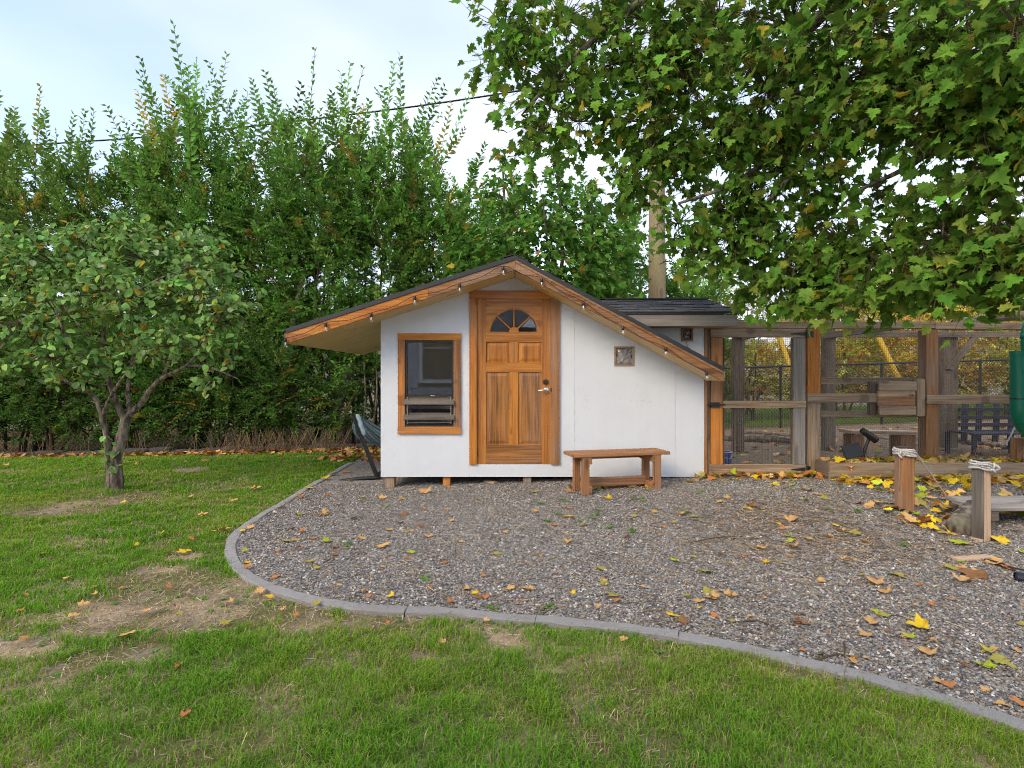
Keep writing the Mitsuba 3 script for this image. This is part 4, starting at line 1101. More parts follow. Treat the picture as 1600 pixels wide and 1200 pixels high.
for i in range(nu):
    t = i / (nu - 1)
    wdt = 0.05 + 0.36 * math.sin(math.pi * min(1, max(0, t))) ** 0.7
    cpt = A0 * (1 - t) + B0 * t + np.array([0.10 * math.sin(math.pi * t), 0, -0.52 * math.sin(math.pi * t) ** 0.8])
    for j in range(nv):
        s = j / (nv - 1) * 2 - 1
        P.append(cpt + np.array([s * wdt, 0, 0.28 * wdt * s * s + 0.012 * math.sin(17 * s + 3 * t)]))
P = np.array(P)
i, j = np.meshgrid(np.arange(nu - 1), np.arange(nv - 1), indexing='ij'); k = (i * nv + j).ravel()
uvh = np.column_stack([np.repeat(np.linspace(0, 2.4, nu), nv), np.tile(np.linspace(0, 0.8, nv), nu)])
part(ham, 'cloth', {'v': P, 'f': np.vstack([np.column_stack([k, k + 1, k + nv + 1]), np.column_stack([k, k + nv + 1, k + nv])]), 'uv': uvh, 'smooth': True}, 'hammock_cloth')

# ------------------------------------------------------------------ fence behind, low wall, lamp arch, pole and cable
fence = thing('chain_link_fence', 'black chain link fence running behind the hedge and the run', 'fence')
fy = lambda x: 12.3 + 0.061 * (x + 4.84)
rz = lambda x: 1.31 + 0.0298 * (x + 4.84)
part(fence, 'top_rail', tube([(x, fy(x), rz(x)) for x in np.linspace(-16, 15, 12)], 0.021, 8), 'black_metal')
for x in np.arange(-15.46, 15, 2.4):
    part(fence, 'post', tube([(x, fy(x) + 0.03, float(zg(x, fy(x))) - 0.1), (x, fy(x) + 0.03, rz(x) + 0.04)], 0.03, 8), 'black_metal')
n = int(31 / 0.085)
xx = np.linspace(-16, 15 - 1.4, n)
lo = lambda x: np.column_stack([x, fy(x) - 0.02, rz(x) - 1.42]); hi = lambda x: np.column_stack([x, fy(x) - 0.02, rz(x)])
part(fence, 'chain_mesh', wires(np.vstack([lo(xx), lo(xx + 1.4)]), np.vstack([hi(xx + 1.4), hi(xx)]), 0.0038), 'black_metal', 'black diamond wire mesh', kind='stuff')
lowwall = thing('low_garden_wall', 'low dark stone edging wall at the back of the lawn under the hedge', 'wall')
x = -12.5
while x < -2.0:
    w = rng.uniform(0.35, 0.6)
    for row in range(1):
        h = 0.155 + 0.02 * rng.normal()
        sh_ = 0.2 * row
        z0 = float(zg(x, 11.2)) - 0.03 + 0.165 * row
        m = trimesh.creation.icosphere(2)
        q = np.sign(m.vertices) * np.abs(m.vertices) ** 0.42
        q = q / np.abs(q).max(0) * [w / 2 - 0.006, 0.13, h / 2] + 0.012 * rng.normal(size=3)
        q += 0.012 * (meshkit.noise(m.vertices * 2.5 + x * 3 + row) - 0.5)[:, None]
        part(lowwall, 'block', {'v': q + [x + w / 2 + sh_, 11.2 + 0.02 * rng.normal(), z0 + h / 2], 'f': m.faces, 'smooth': 40}, 'dark_stone')
    x += w
arch = thing('arch_ornament', 'small golden arched lantern sitting on the fence rail left of the shed', 'ornament')
c = at(466.5, 589, 12.25)
for s, r in ((1.0, 0.016), (0.66, 0.012)):
    pts = [c + np.array([-0.10 * s, 0, 0])] + [c + np.array([-0.10 * s * math.cos(t), 0, 0.15 + 0.11 * s * math.sin(t)]) for t in np.linspace(0, math.pi, 13)] + [c + np.array([0.10 * s, 0, 0])]
    part(arch, 'hoop', tube(pts, r, 8), 'yellow_plastic')
part(arch, 'base', tube([c + [-0.12, 0, 0], c + [0.12, 0, 0]], 0.018, 8), 'yellow_plastic')
pole = thing('utility_pole', 'tall round wooden utility pole rising behind the shed', 'utility pole')
px_, py_ = at(1026.5, 0, 13.2)[0], 13.2
part(pole, 'shaft', tube([(px_, py_, -0.3), (px_, py_, 3), (px_, py_, 6), (px_ - 0.02, py_, 9.2)], [0.21, 0.20, 0.178, 0.155], 20), 'pole_wood')
part(pole, 'crossarm', beam((px_ - 0.9, py_ - 0.2, 8.75), (px_ + 0.9, py_ - 0.2, 8.75), 0.1, 0.12, 4), 'wood')
cab = [(-26, 16.5, 6.9)] + [tuple(at(px, py, Y)) for px, py, Y in ((-60, 236, 15.4), (240, 213, 15.0), (540, 180, 14.4), (760, 150, 13.9), (1015, 106, 13.2))]
solo('overhead_cable', tube(smoothline(cab, 50), 0.02, 6), 'cable', 'black overhead cable slanting up to the utility pole', 'cable')
for (a, b, lab) in (((1214, 515), (1240, 590), 'yellow guy wire guard slanting behind the gate'), ((1367, 515), (1404, 592), 'yellow guy wire guard slanting behind the small hatch')):
    p, q = at(*a, 13.9), at(*b, 13.6)
    d = (q - p)
    g = thing('guy_wire_guard', lab, 'guy wire guard')
    part(g, 'sleeve', tube([p - d * 0.25, p, q], 0.06, 10), 'yellow_plastic')
    part(g, 'wire', tube([p - d * 0.26, p - d * 0.26 + (np.array([px_, py_, 8.2]) - (p - d * 0.26)) * 0.98], 0.01, 5), 'cable')
    part(g, 'anchor_rod', tube([q, q + d * (q[2] - float(zg(q[0], q[1])) + 0.1) / abs(d[2])], 0.014, 6), 'galvanised')
rail = thing('board_rail', 'dark horizontal board rail in the meadow beyond the fence', 'fence')
part(rail, 'board', beam((4.5, 18.0, 0.91), (15, 18.0, 1.0), 0.05, 0.24, 5), 'black_metal')
for x in (4.6, 7.2, 9.8, 12.4, 14.9):
    part(rail, 'post', beam((x, 18.08, float(zg(x, 18)) - 0.1), (x, 18.08, 1.1), 0.1, 0.1, 5, (0, 1, 0)), 'wood')

# far pale house beyond the shrubs, and the grey house mirrored in the panes
fh = thing('far_house', 'pale house with a grey roof far behind the yellow shrubs', 'house')
part(fh, 'wall', slab(18, 27, 34, 40, 2.0, 5.2), 'far_white')
part(fh, 'roof', {**prism(Polygon([(17.6, 5.2), (27.4, 5.2), (22.5, 6.9)]), 33.6, 40.4, 5)}, 'shingle')
for x in (19.5, 21.8, 24.4):
    w_ = part(fh, 'window', slab(x, x + 1.1, 33.95, 33.99, 3.2, 4.5), 'grey_trim')
    part(w_, 'pane', slab(x + 0.08, x + 1.02, 33.93, 33.948, 3.28, 4.42), 'dark_inside')
gh = thing('grey_house', 'grey lap sided house mirrored in the shed window', 'house')
hy = -4.0
for i in range(22):
    z = 0.2 + 0.19 * i
    for x0, x1 in ((-6.2, -2.98), (-1.42, 1.2)) if 1.2 < z + 0.1 < 2.72 else ((-6.2, 1.2),):
        part(gh, 'siding_board', beam((x0, hy, z), (x1, hy, z), 0.024, 0.205, 5, (0, -0.10, 1)), 'grey_siding')
part(gh, 'wall', slab(-6.2, 1.2, hy - 0.3, hy - 0.03, -0.2, 4.4), 'dark_inside')
hw = part(gh, 'window', slab(-2.96, -1.44, hy - 0.02, hy + 0.0, 1.2, 2.70), 'dark_inside')
for q in ((-2.96, -1.44, 1.2, 1.32), (-2.96, -1.44, 2.58, 2.70), (-2.96, -2.84, 1.322, 2.578), (-1.56, -1.44, 1.322, 2.578)):
    part(hw, 'frame_board', slab(q[0], q[1], hy + 0.001, hy + 0.045, q[2], q[3]), 'grey_trim')
part(hw, 'meeting_rail', slab(-2.838, -1.562, hy + 0.002, hy + 0.03, 2.30, 2.335), 'grey_trim')
part(hw, 'pane', {'v': np.array([[-2.838, hy + 0.012, 1.322], [-1.562, hy + 0.012, 1.322], [-1.562, hy + 0.012, 2.578], [-2.838, hy + 0.012, 2.578]]), 'f': np.array([[0, 2, 1], [0, 3, 2]])}, 'pane')
part(gh, 'roof', slab(-6.6, 1.6, hy - 5, hy + 0.5, 4.42, 4.55), 'shingle')

# ------------------------------------------------------------------ trees and shrubs
GREEN = (0.15, 0.31, 0.055)
YEL = [(0.45, 0.34, 0.05), (0.30, 0.29, 0.05), (0.36, 0.20, 0.05)]


def sprays(o, d, L, n, size, base, tpl=OVAL, droop=0.2, twist=None, spread=0.22, other=None, share=0.03, start=0.1, lift=0.35, taper=0.5):
    """Leafy shoots: two ranks of leaves along each twig. o, d, L: where each starts, its direction, its length. Returns leaves and twigs."""
    S = len(o)
    t = np.linspace(start, 1, n)[None]
    ref = unit(np.array([0, 0, 1.0])[None] + 0.5 * rng.normal(size=(S, 3))) if twist is None else twist
    sd = unit(np.cross(d, ref)); up = np.cross(sd, d)
    P = o[:, None] + d[:, None] * (L[:, None] * t)[..., None] - np.array([0, 0, 1.0]) * (droop * L[:, None] * t ** 2)[..., None]
    sgn = np.where(np.arange(n) % 2 == 0, 1.0, -1.0)[None, :, None]
    ax = 0.75 * sgn * sd[:, None] + 0.62 * d[:, None] + lift * up[:, None] * 0.5 + 0.22 * rng.normal(size=(S, n, 3))
    nm = up[:, None] + 0.35 * sgn * sd[:, None] * -0.6 + 0.45 * rng.normal(size=(S, n, 3))
    sz = size * (1 - taper * t ** 3) * rng.uniform(0.75, 1.15, size=(S, n))
    cs = shades(S, base, spread, other, share)
    c = np.repeat(cs, n, 0) * np.exp(0.18 * rng.normal(size=(S * n, 1)))
    lv = batch(*tpl, P.reshape(-1, 3), ax.reshape(-1, 3), nm.reshape(-1, 3), sz.ravel(), c, 0.12)
    m = o + d * (L * 0.5)[:, None] - np.array([0, 0, 1.0]) * (droop * L * 0.25)[:, None]
    e = o + d * L[:, None] - np.array([0, 0, 1.0]) * (droop * L)[:, None]
    tw = wires(np.vstack([o, m]), np.vstack([m, e]), np.concatenate([0.0035 + 0.0020 * L, 0.002 + 0.001 * L]))
    return lv, tw


def stems(base, tips, r0, k=6, wig=0.12):
    """Tapered stems from the base to each tip."""
    out = []
    for tip in tips:
        m1 = base * 0.65 + tip * 0.35 + wig * rng.normal(size=3) * [1, 1, 0.3] + [0, 0, 0.1]
        m2 = base * 0.3 + tip * 0.7 + wig * rng.normal(size=3) * [1, 1, 0.3]
        out.append(tube(smoothline([base + 0.06 * rng.normal(size=3) * [1, 1, 0], m1, m2, tip], 9), np.linspace(r0, r0 * 0.22, 9), k))
    return join(out)


def elm(x, y, rx, ry, H, z0, nspray, whips, wl, label, base=GREEN, size=0.105, group=None, other=YEL, share=0.035, name='elm_shrub', cat='shrub', dens=1.0):
    """A tall hedge shrub: stems, a crown of leafy sprays, straight whips standing out of its top."""
    nspray = int(nspray * dens)
    t = thing(name, label, cat, group)
    g = float(zg(x, y))
    u = rng.random((nspray, 1)) ** 0.30
    q = randdir(nspray)
    q[:, 2] = np.where(q[:, 2] < 0, q[:, 2] * 0.92, q[:, 2])
    c = np.array([x, y, g + z0 + (H - z0) * 0.5]); R = np.array([rx, ry, (H - z0) * 0.5])
    sq = np.sign(q) * np.abs(q) ** 0.75
    sq = unit(sq)
    lump = 1 + 0.28 * (meshkit.fbm(sq * 2.4 + x, 2, seed=4)[:, None] - 0.5) * 2
    o = c + sq * u * R * lump
    d = unit(sq * [0.9, 0.9, 0.5] + [0, -0.12, 0.42] + 0.45 * rng.normal(size=(nspray, 3)))
    L = rng.uniform(0.45, 0.95, nspray)
    lv, tw = sprays(o - d * 0.3, d, L, 20, size * 1.15, base, droop=0.22, other=other, share=share)
    LV, TW = [lv], [tw]
    wt = []
    if whips:
        th = rng.uniform(-1, 1, whips)
        oo = c + np.column_stack([th * rx * 0.85, rng.uniform(-0.6, 0.6, whips) * ry, (0.60 + 0.30 * rng.random(whips)) * R[2] * np.sqrt(np.clip(1 - 0.6 * th ** 2, 0.2, 1))])
        dd = unit(np.column_stack([0.42 * th + 0.16 * rng.normal(size=whips), 0.15 * rng.normal(size=whips), np.ones(whips)]))
        ll = wl * rng.uniform(0.55, 1.12, whips)
        lv, tw = sprays(oo, dd, ll, 34, size * 1.75, np.array(base) * 0.9, droop=-0.02, taper=0.35, twist=unit(np.array([[0, -1.0, 0.25]]) + 0.45 * rng.normal(size=(whips, 3))), other=other, share=share * 1.5)
        LV.append(lv); TW.append(tw); wt = [oo[i] for i in range(0, whips, 3)]
        # side shoots on the whips
        k = whips * 2
        i = rng.integers(0, whips, k); tt = rng.uniform(0.05, 0.55, k)
        o2 = oo[i] + dd[i] * (ll[i] * tt)[:, None]
        d2 = unit(dd[i] + np.column_stack([rng.choice([-1, 1], k) * rng.uniform(0.35, 0.9, k), 0.4 * rng.normal(size=k), 0 * tt]))
        lv, tw = sprays(o2, d2, ll[i] * (1 - tt) * 0.55, 18, size * 1.45, base, droop=0.0, twist=unit(np.array([[0, -1.0, 0.3]]) + 0.5 * rng.normal(size=(k, 3))), other=other, share=share)
        LV.append(lv); TW.append(tw)
    part(t, 'crown', join(LV), 'leaf', kind='stuff')
    part(t, 'twigs', join(TW), 'twig', kind='stuff')
    b = np.array([x, y, g - 0.1])
    tips = [c + R * (randdir(1)[0] * [0.7, 0.6, 0.5] + [0, 0, 0.35]) for _ in range(3)] + wt[:3]
    part(t, 'trunk', stems(b, tips, 0.038), 'dark_bark')
    return t


HEDGE = [  # x, depth, half width, height, where leaves begin, sprays, whips, whip length, what tells it apart
    (-12.4, 12.9, 1.5, 6.7, 0.9, 360, 16, 1.5, 'tall elm shrub at the far left end of the hedge, reaching the left edge'),
    (-10.4, 12.6, 1.35, 6.3, 0.8, 370, 16, 1.5, 'tall yellowish elm shrub above the left side of the apple tree'),
    (-8.7, 13.0, 1.2, 6.5, 0.7, 340, 14, 1.3, 'tall elm shrub with thin upright shoots above the right side of the apple tree'),
    (-7.1, 12.9, 1.25, 6.6, 0.8, 420, 22, 2.0, 'tallest elm shrub of the hedge with a wide fan of straight shoots'),
    (-5.6, 13.0, 1.05, 6.5, 0.8, 380, 16, 1.7, 'dark elm shrub just right of the tallest fan of shoots'),
    (-4.4, 12.9, 1.0, 6.5, 0.8, 360, 14, 1.9, 'elm shrub behind the left roof slope with tapering shoots'),
    (-3.0, 13.0, 1.1, 6.6, 0.9, 400, 16, 2.0, 'elm shrub with one very tall central shoot left of the open sky'),
    (-1.75, 13.1, 0.95, 5.8, 0.9, 340, 12, 1.3, 'elm shrub whose shoots lean right into the open sky'),
    (-0.5, 13.4, 0.95, 5.0, 1.0, 280, 9, 1.2, 'low elm shrub behind the roof peak beside the small maple'),
    (2.3, 13.9, 0.9, 4.9, 1.0, 220, 9, 1.4, 'elm shrub with curved shoots just left of the utility pole'),
    (4.4, 14.3, 0.7, 3.9, 1.0, 150, 6, 0.9, 'small elm shrub just right of the utility pole'),
]
for (x, y, rx, H, z0, ns, wh, wl, lab) in HEDGE:
    wl *= 1.3; H += 0.25 if x > -8 else 0.1
    b = (0.16, 0.285, 0.055) if x < -9.5 else (0.145, 0.28, 0.05) if x < -8 else GREEN
    elm(x, y, rx * 1.08, 0.95, H, 0.55 * z0, ns, int(wh * 1.3), wl, lab, b, group='elm shrubs of the hedge', dens=3.3)
# lower shrubs in front of the fence
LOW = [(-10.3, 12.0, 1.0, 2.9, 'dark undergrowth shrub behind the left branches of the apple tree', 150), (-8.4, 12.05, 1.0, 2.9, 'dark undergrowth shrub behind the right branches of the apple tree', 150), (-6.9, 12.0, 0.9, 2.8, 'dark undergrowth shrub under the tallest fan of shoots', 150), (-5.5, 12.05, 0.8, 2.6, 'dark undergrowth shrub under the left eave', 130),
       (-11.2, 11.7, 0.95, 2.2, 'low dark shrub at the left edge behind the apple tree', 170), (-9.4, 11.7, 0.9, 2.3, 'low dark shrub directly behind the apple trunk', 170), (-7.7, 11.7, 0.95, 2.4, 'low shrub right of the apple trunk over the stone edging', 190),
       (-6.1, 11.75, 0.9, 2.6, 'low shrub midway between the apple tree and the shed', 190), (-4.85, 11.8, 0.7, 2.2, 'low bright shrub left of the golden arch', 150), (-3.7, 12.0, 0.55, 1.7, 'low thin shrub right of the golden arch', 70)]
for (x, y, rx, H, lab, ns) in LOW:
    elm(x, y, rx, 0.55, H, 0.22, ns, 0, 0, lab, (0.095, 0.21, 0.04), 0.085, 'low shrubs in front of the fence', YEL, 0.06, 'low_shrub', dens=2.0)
# dark bigger trunks seen under the hedge
for (px, py0, px1, py1, r, lab) in ((446, 640, 457, 520, 0.10, 'dark trunk rising behind the golden arch'), (500, 690, 543, 585, 0.12, 'thick leaning trunk left of the hammock'), (330, 700, 352, 560, 0.07, 'dark upright trunk right of the apple tree'),
                                (578, 670, 590, 540, 0.025, 'thin upright sapling stem beside the shed wall'), (563, 665, 570, 550, 0.02, 'thin dark sapling stem above the hammock')):
    a, b = at(px, py0, 12.0), at(px1, py1, 12.4)
    a[2] = min(a[2], float(zg(a[0], a[1])) - 0.05)
    solo('hedge_trunk', tube(smoothline([a, (a + b) / 2 + [0.06, 0, 0], b, b + (b - a) * 0.7 + [0.15, 0.2, 0]], 12), np.linspace(r, 0.5 * r, 12), 9), 'bark', lab, 'tree trunk')

# yellow autumn shrubs behind the run
AUT = (0.50, 0.52, 0.085)
AO = [(0.62, 0.33, 0.06), (0.62, 0.48, 0.06), (0.20, 0.30, 0.05), (0.50, 0.22, 0.10)]
for (x, y, rx, H, ns, b, lab) in ((7.2, 17.6, 1.3, 4.3, 260, (0.26, 0.36, 0.07), 'yellow green shrub above the gate'), (15.2, 17.0, 1.6, 4.6, 260, (0.60, 0.50, 0.08), 'yellow shrub beyond the right edge of the run'), (5.4, 15.2, 0.9, 2.6, 240, (0.22, 0.32, 0.06), 'green and yellow shrub behind the left half of the gate'), (6.6, 15.6, 0.8, 2.3, 130, (0.62, 0.54, 0.085), 'thin yellow shrub behind the right half of the gate'),
                                  (7.8, 15.6, 0.8, 2.3, 120, AUT, 'sparse yellow shrub left of the second yellow guard'), (9.0, 15.4, 1.0, 2.7, 210, AUT, 'yellow orange shrub behind the small hatch'),
                                  (10.3, 15.0, 1.0, 2.9, 230, (0.66, 0.50, 0.075), 'orange yellow shrub behind the right back post'), (11.6, 15.0, 1.0, 3.1, 240, (0.66, 0.47, 0.075), 'orange yellow shrub behind the diagonal brace'),
                                  (12.9, 14.9, 1.0, 3.2, 240, AUT, 'yellow green shrub behind the green pipe at the right edge'), (9.7, 17.0, 1.5, 4.6, 300, (0.55, 0.50, 0.08), 'taller yellow green shrub above the run roof'),
                                  (12.6, 17.4, 1.7, 4.9, 320, (0.72, 0.50, 0.08), 'bright orange yellow shrub above the run at the right')):
    elm(x, y, rx, 0.7, H, 0.3, ns, 0, 0, lab, b, 0.085, 'autumn shrubs behind the run', AO, 0.35, 'autumn_shrub', dens=1.35)
# far trees beyond the meadow
for (x, y, rx, H, ns, b, lab) in ((-20, 24, 4, 6.0, 260, (0.11, 0.19, 0.045), 'far green tree beyond the left end of the hedge'), (-12, 26, 3.6, 5.5, 240, (0.11, 0.19, 0.045), 'far green tree behind the tall left shoots'),
                                  (-4.5, 26, 3.6, 5.2, 240, (0.11, 0.19, 0.045), 'far green tree behind the middle of the hedge'), (3, 28, 3.2, 4.6, 220, (0.11, 0.19, 0.045), 'far green tree behind the utility pole'),
                                  (16, 27, 3.2, 4.0, 200, (0.32, 0.30, 0.07), 'far yellowing tree seen above the run'), (24, 30, 4.0, 4.8, 200, (0.20, 0.22, 0.06), 'far tree at the right edge beyond the shrubs')):
    elm(x, y, rx, 1.6, H, 0.4, ns, 0, 0, lab, b, 0.26, 'far trees beyond the meadow', YEL, 0.05, 'far_tree', 'tree')


# --- the small maple behind the shed, and the big maple reaching in from the right
def leaf_set(pos, out, size, base, tpl_full, tpl, other, share, tilt=0.45, spread=0.22):
    """Leaves hung about points: axes lean outward and down, faces up. Returns arrays for batch()."""
    n = len(pos)
    ax = unit(out * [1, 1, 0.4] + [0, 0, -0.42] + 0.5 * rng.normal(size=(n, 3)))
    nm = unit(np.array([0, 0, 1.0]) + 0.35 * out + tilt * rng.normal(size=(n, 3)))
    return ax, nm, size * rng.uniform(0.62, 1.15, n), shades(n, base, spread, other, share)


def VARY(t):
    v = t[0].copy()
    v[:, 1] *= rng.uniform(0.82, 1.12)
    v[:, 2] += 0.35 * rng.uniform(-0.6, 1.0) * np.abs(v[:, 1]) ** 1.4 + 0.08 * rng.normal() * np.sin(6 * v[:, 0] + rng.uniform(0, 6)) + 0.22 * rng.normal() * v[:, 1] * v[:, 0]
    return v, t[1]


def hang(tree, name, pos, out, size, base, tpl_full, tpl, other, share, nbest=300, tilt=0.45):
    """The leaves of a tree: the ones that look largest one by one, the rest as one mass."""
    ax, nm, sz, col = leaf_set(pos, out, size, base, tpl_full, tpl, other, share, tilt)
    curl = -0.25 * rng.random(len(pos))
    X, Y, Z = pos.T
    inside = (Y > 1) & (np.abs(X) < 0.93 * Y) & (Z - EYE < 0.69 * Y)
    score = np.where(inside, sz / np.maximum(Y, 0.5), 0)
    best = np.argsort(-score)[:nbest]
    rest = np.setdiff1d(np.arange(len(pos)), best)
    for i in best:
        m = batch(*VARY(tpl_full), pos[i:i + 1], ax[i:i + 1], nm[i:i + 1], sz[i:i + 1], col[i:i + 1], 0.2, curl[i:i + 1])
        part(tree, 'leaf', m, 'leaf')
    part(tree, 'crown', batch(*tpl, pos[rest], ax[rest], nm[rest], sz[rest], col[rest], 0.2, curl[rest]), 'leaf', kind='stuff')
    return pos, ax, sz


sm = thing('small_maple', 'young green maple with lobed leaves rising right behind the shed roof', 'tree')
mc = np.array([0.65, 11.2, 3.3])
n = 4200
q = randdir(n); u = rng.random((n, 1)) ** 0.33
R = np.array([1.95, 1.0, 2.0])
lump = 1 + 0.35 * (meshkit.fbm(q * 2.6 + 3, 2, seed=9)[:, None] - 0.5) * 2
pos = mc + q * u * R * lump
for (px, pyt, k) in ((785, 235, 70), (868, 238, 80), (830, 262, 50), (925, 285, 60), (720, 300, 50), (965, 320, 40)):
    tip = at(px, pyt, 11.1); b0 = tip - [0, 0, 0.95]
    tt = rng.random((k, 1))
    pos = np.vstack([pos, b0 + (tip - b0) * tt + (0.30 * (1.05 - tt)) * rng.normal(size=(k, 3))])
out = unit(pos - mc)
hang(sm, 'leaf', pos, out, 0.155, (0.125, 0.27, 0.05), MAPLE, MAPLE_S, YEL, 0.04)
tips = [mc + R * (randdir(1)[0] * 0.6 + [0, 0, 0.3]) for _ in range(9)] + [at(785, 250, 11.1), at(868, 252, 11.1), at(925, 300, 11.1)]
part(sm, 'trunk', stems(np.array([0.8, 11.3, 0.0]), tips, 0.07), 'bark')

bm = thing('big_maple', 'large maple whose leafy branches hang into the picture from the upper right', 'tree')
TB = np.array([6.3, 4.6, 0.0]); TB[2] = float(zg(TB[0], TB[1])) - 0.1
CL = [  # clumps of foliage: centre as px, py, depth; radius; leaves
    (800, 95, 5.9, .45, 120), (790, 45, 6.0, .45, 110), (870, 130, 5.8, .50, 150), (850, 205, 5.7, .30, 70), (905, 190, 5.7, .36, 80), (880, 30, 5.9, .6, 150), (960, 100, 5.9, .55, 160), (1000, 190, 5.8, .45, 120), (985, 285, 5.7, .30, 70),
    (1005, 30, 5.8, .6, 150), (1075, 130, 5.6, .62, 190), (1050, 255, 5.7, .42, 110), (1060, 350, 5.6, .25, 45), (1120, 40, 5.5, .65, 170), (1130, 225, 5.6, .50, 150), (1120, 330, 5.7, .40, 110), (1150, 392, 5.6, .36, 120), (1195, 458, 5.5, .26, 70),
    (1200, 140, 5.2, .62, 190), (1215, 265, 5.4, .42, 110), (1225, 370, 5.5, .48, 150), (1245, 450, 5.3, .34, 110), (1235, 40, 5.2, .65, 160), (1310, 130, 4.9, .60, 190), (1330, 200, 4.9, .36, 90), (1310, 370, 5.2, .45, 130), (1320, 445, 5.0, .40, 130), (1350, 40, 4.8, .65, 170),
    (1400, 150, 4.6, .55, 180), (1390, 395, 4.9, .42, 120), (1400, 455, 4.7, .34, 110), (1470, 70, 4.4, .60, 190), (1480, 190, 4.3, .42, 130), (1475, 385, 4.5, .36, 110), (1480, 445, 4.3, .33, 100), (1545, 160, 4.1, .50, 160), (1560, 260, 4.1, .36, 110),
    (1545, 375, 4.2, .34, 110), (1560, 445, 4.1, .32, 100), (1600, 60, 3.9, .60, 180), (1630, 210, 3.9, .45, 130), (1630, 380, 4.0, .45, 130), (1720, 120, 4.0, .7, 160), (1740, 300, 4.2, .7, 160), (1850, 200, 4.4, .9, 160),
    (1372, 300, 4.9, .20, 26), (1500, 300, 4.5, .22, 34), (1290, 270, 5.0, .22, 34), (1090, 405, 5.6, .22, 30), (1030, 120, 5.75, .42, 120), (1030, 225, 5.7, .32, 90), (1070, 60, 5.7, .4, 100), (1180, 200, 5.5, .40, 100), (1270, 230, 5.2, .34, 80), (1180, 300, 5.5, .34, 80), (1310, 310, 5.2, .24, 40),
    (900, -70, 6.1, .7, 120), (1060, -80, 5.8, .8, 130), (1230, -90, 5.2, .8, 130), (1400, -90, 4.7, .8, 120), (1580, -100, 4.2, .8, 120)]
limbs = []
def limb(pts, r0, r1, n=22, k=9):
    p = smoothline(pts, n)
    limbs.append(p)
    part(bm, 'limb', tube(p, np.linspace(r0, r1, n), k), 'bark')
part(bm, 'trunk', tube(smoothline([TB, TB + [0.02, 0.03, 1.4], TB + [-0.03, 0.05, 2.6], TB + [0.05, 0.1, 4.0], TB + [0.1, 0.1, 5.6]], 20), np.linspace(0.26, 0.12, 20) , 16), 'bark')
c2 = TB + [-0.02, 0.05, 2.5]; c3 = TB + [0.03, 0.08, 3.6]; c4 = TB + [0.08, 0.1, 5.0]
limb([c4, at(1560, -120, 4.7), at(1400, -60, 5.0), at(1252, 60, 5.25), at(1240, 190, 5.3), at(1200, 246, 5.4), at(1145, 288, 5.5), at(1060, 318, 5.6)], 0.085, 0.012, 30)
limb([c3, at(1560, 60, 4.5), at(1430, 120, 4.8), at(1300, 210, 5.1), at(1190, 330, 5.4), at(1160, 400, 5.5)], 0.07, 0.010, 26)
limb([c4, at(1500, -160, 4.9), at(1250, -110, 5.4), at(1040, -20, 5.7), at(930, 60, 5.8), at(850, 140, 5.8), at(815, 180, 5.7)], 0.085, 0.008, 30)
limb([at(1040, -20, 5.7), at(1010, 100, 5.8), at(1000, 190, 5.8), at(985, 280, 5.7)], 0.03, 0.006, 16, 7)
limb([c2, at(1640, 230, 4.2), at(1560, 300, 4.3), at(1470, 350, 4.6), at(1390, 380, 4.9), at(1320, 400, 5.1)], 0.05, 0.008, 22)
limb([c2, at(1650, 330, 4.1), at(1570, 400, 4.2), at(1480, 430, 4.35), at(1400, 450, 4.7)], 0.04, 0.007, 20)
limb([c3, at(1620, 120, 4.2), at(1520, 190, 4.3), at(1420, 260, 4.6), at(1340, 300, 4.9), at(1290, 350, 5.2)], 0.045, 0.006, 22)
limb([at(1430, 120, 4.8), at(1380, 210, 4.8), at(1372, 290, 4.85), at(1360, 330, 4.9)], 0.02, 0.005, 12, 6)
limb([at(1520, 190, 4.3), at(1480, 260, 4.4), at(1476, 330, 4.45), at(1470, 400, 4.4)], 0.018, 0.005, 12, 6)
allp = np.vstack(limbs)
pos, out, tw0, tw1, twr = [], [], [], [], []
for (px, py, Y, r, k) in CL:
    k = int(k * (1.95 if px > 1100 and py < 200 else 1.7 if py > 380 else 1.5)); py -= 8 if py > 380 else 0
    c = at(px, py, Y)
    near = allp[np.argmin(np.linalg.norm(allp - c, axis=1))]
    pts = smoothline([near, (near + c) / 2 + 0.08 * rng.normal(size=3), c], 6)
    tw0 += list(pts[:-1]); tw1 += list(pts[1:]); twr += [0.010, 0.009, 0.008, 0.007, 0.006]
    ne = max(5, k // 6)
    ends = c + randdir(ne) * (rng.random((ne, 1)) ** 0.4) * r * [1.15, 1.0, 0.85]
    for e in ends:
        m = (c + e) / 2 + 0.05 * rng.normal(size=3) + [0, 0, 0.05]
        tw0 += [c, m]; tw1 += [m, e]; twr += [0.005, 0.003]
    j = rng.integers(0, ne, k)
    p = ends[j] + 0.085 * rng.normal(size=(k, 3)) - [0, 0, 0.04]
    pos.append(p); out.append(unit(p - c + 0.2 * rng.normal(size=(k, 3))))
    tw0 += list(ends[j]); tw1 += list(p); twr += [0.0016] * k
pos, out = np.vstack(pos), np.vstack(out)
hang(bm, 'leaf', pos, out, 0.112, (0.14, 0.278, 0.042), MAPLE, MAPLE, [(0.21, 0.29, 0.045), (0.19, 0.27, 0.045), (0.18, 0.26, 0.045), (0.20, 0.27, 0.045), (0.46, 0.38, 0.05), (0.26, 0.30, 0.05)], 0.13, 300, 0.75)
part(bm, 'twigs', wires(np.array(tw0), np.array(tw1), np.array(twr)), 'twig', kind='stuff')

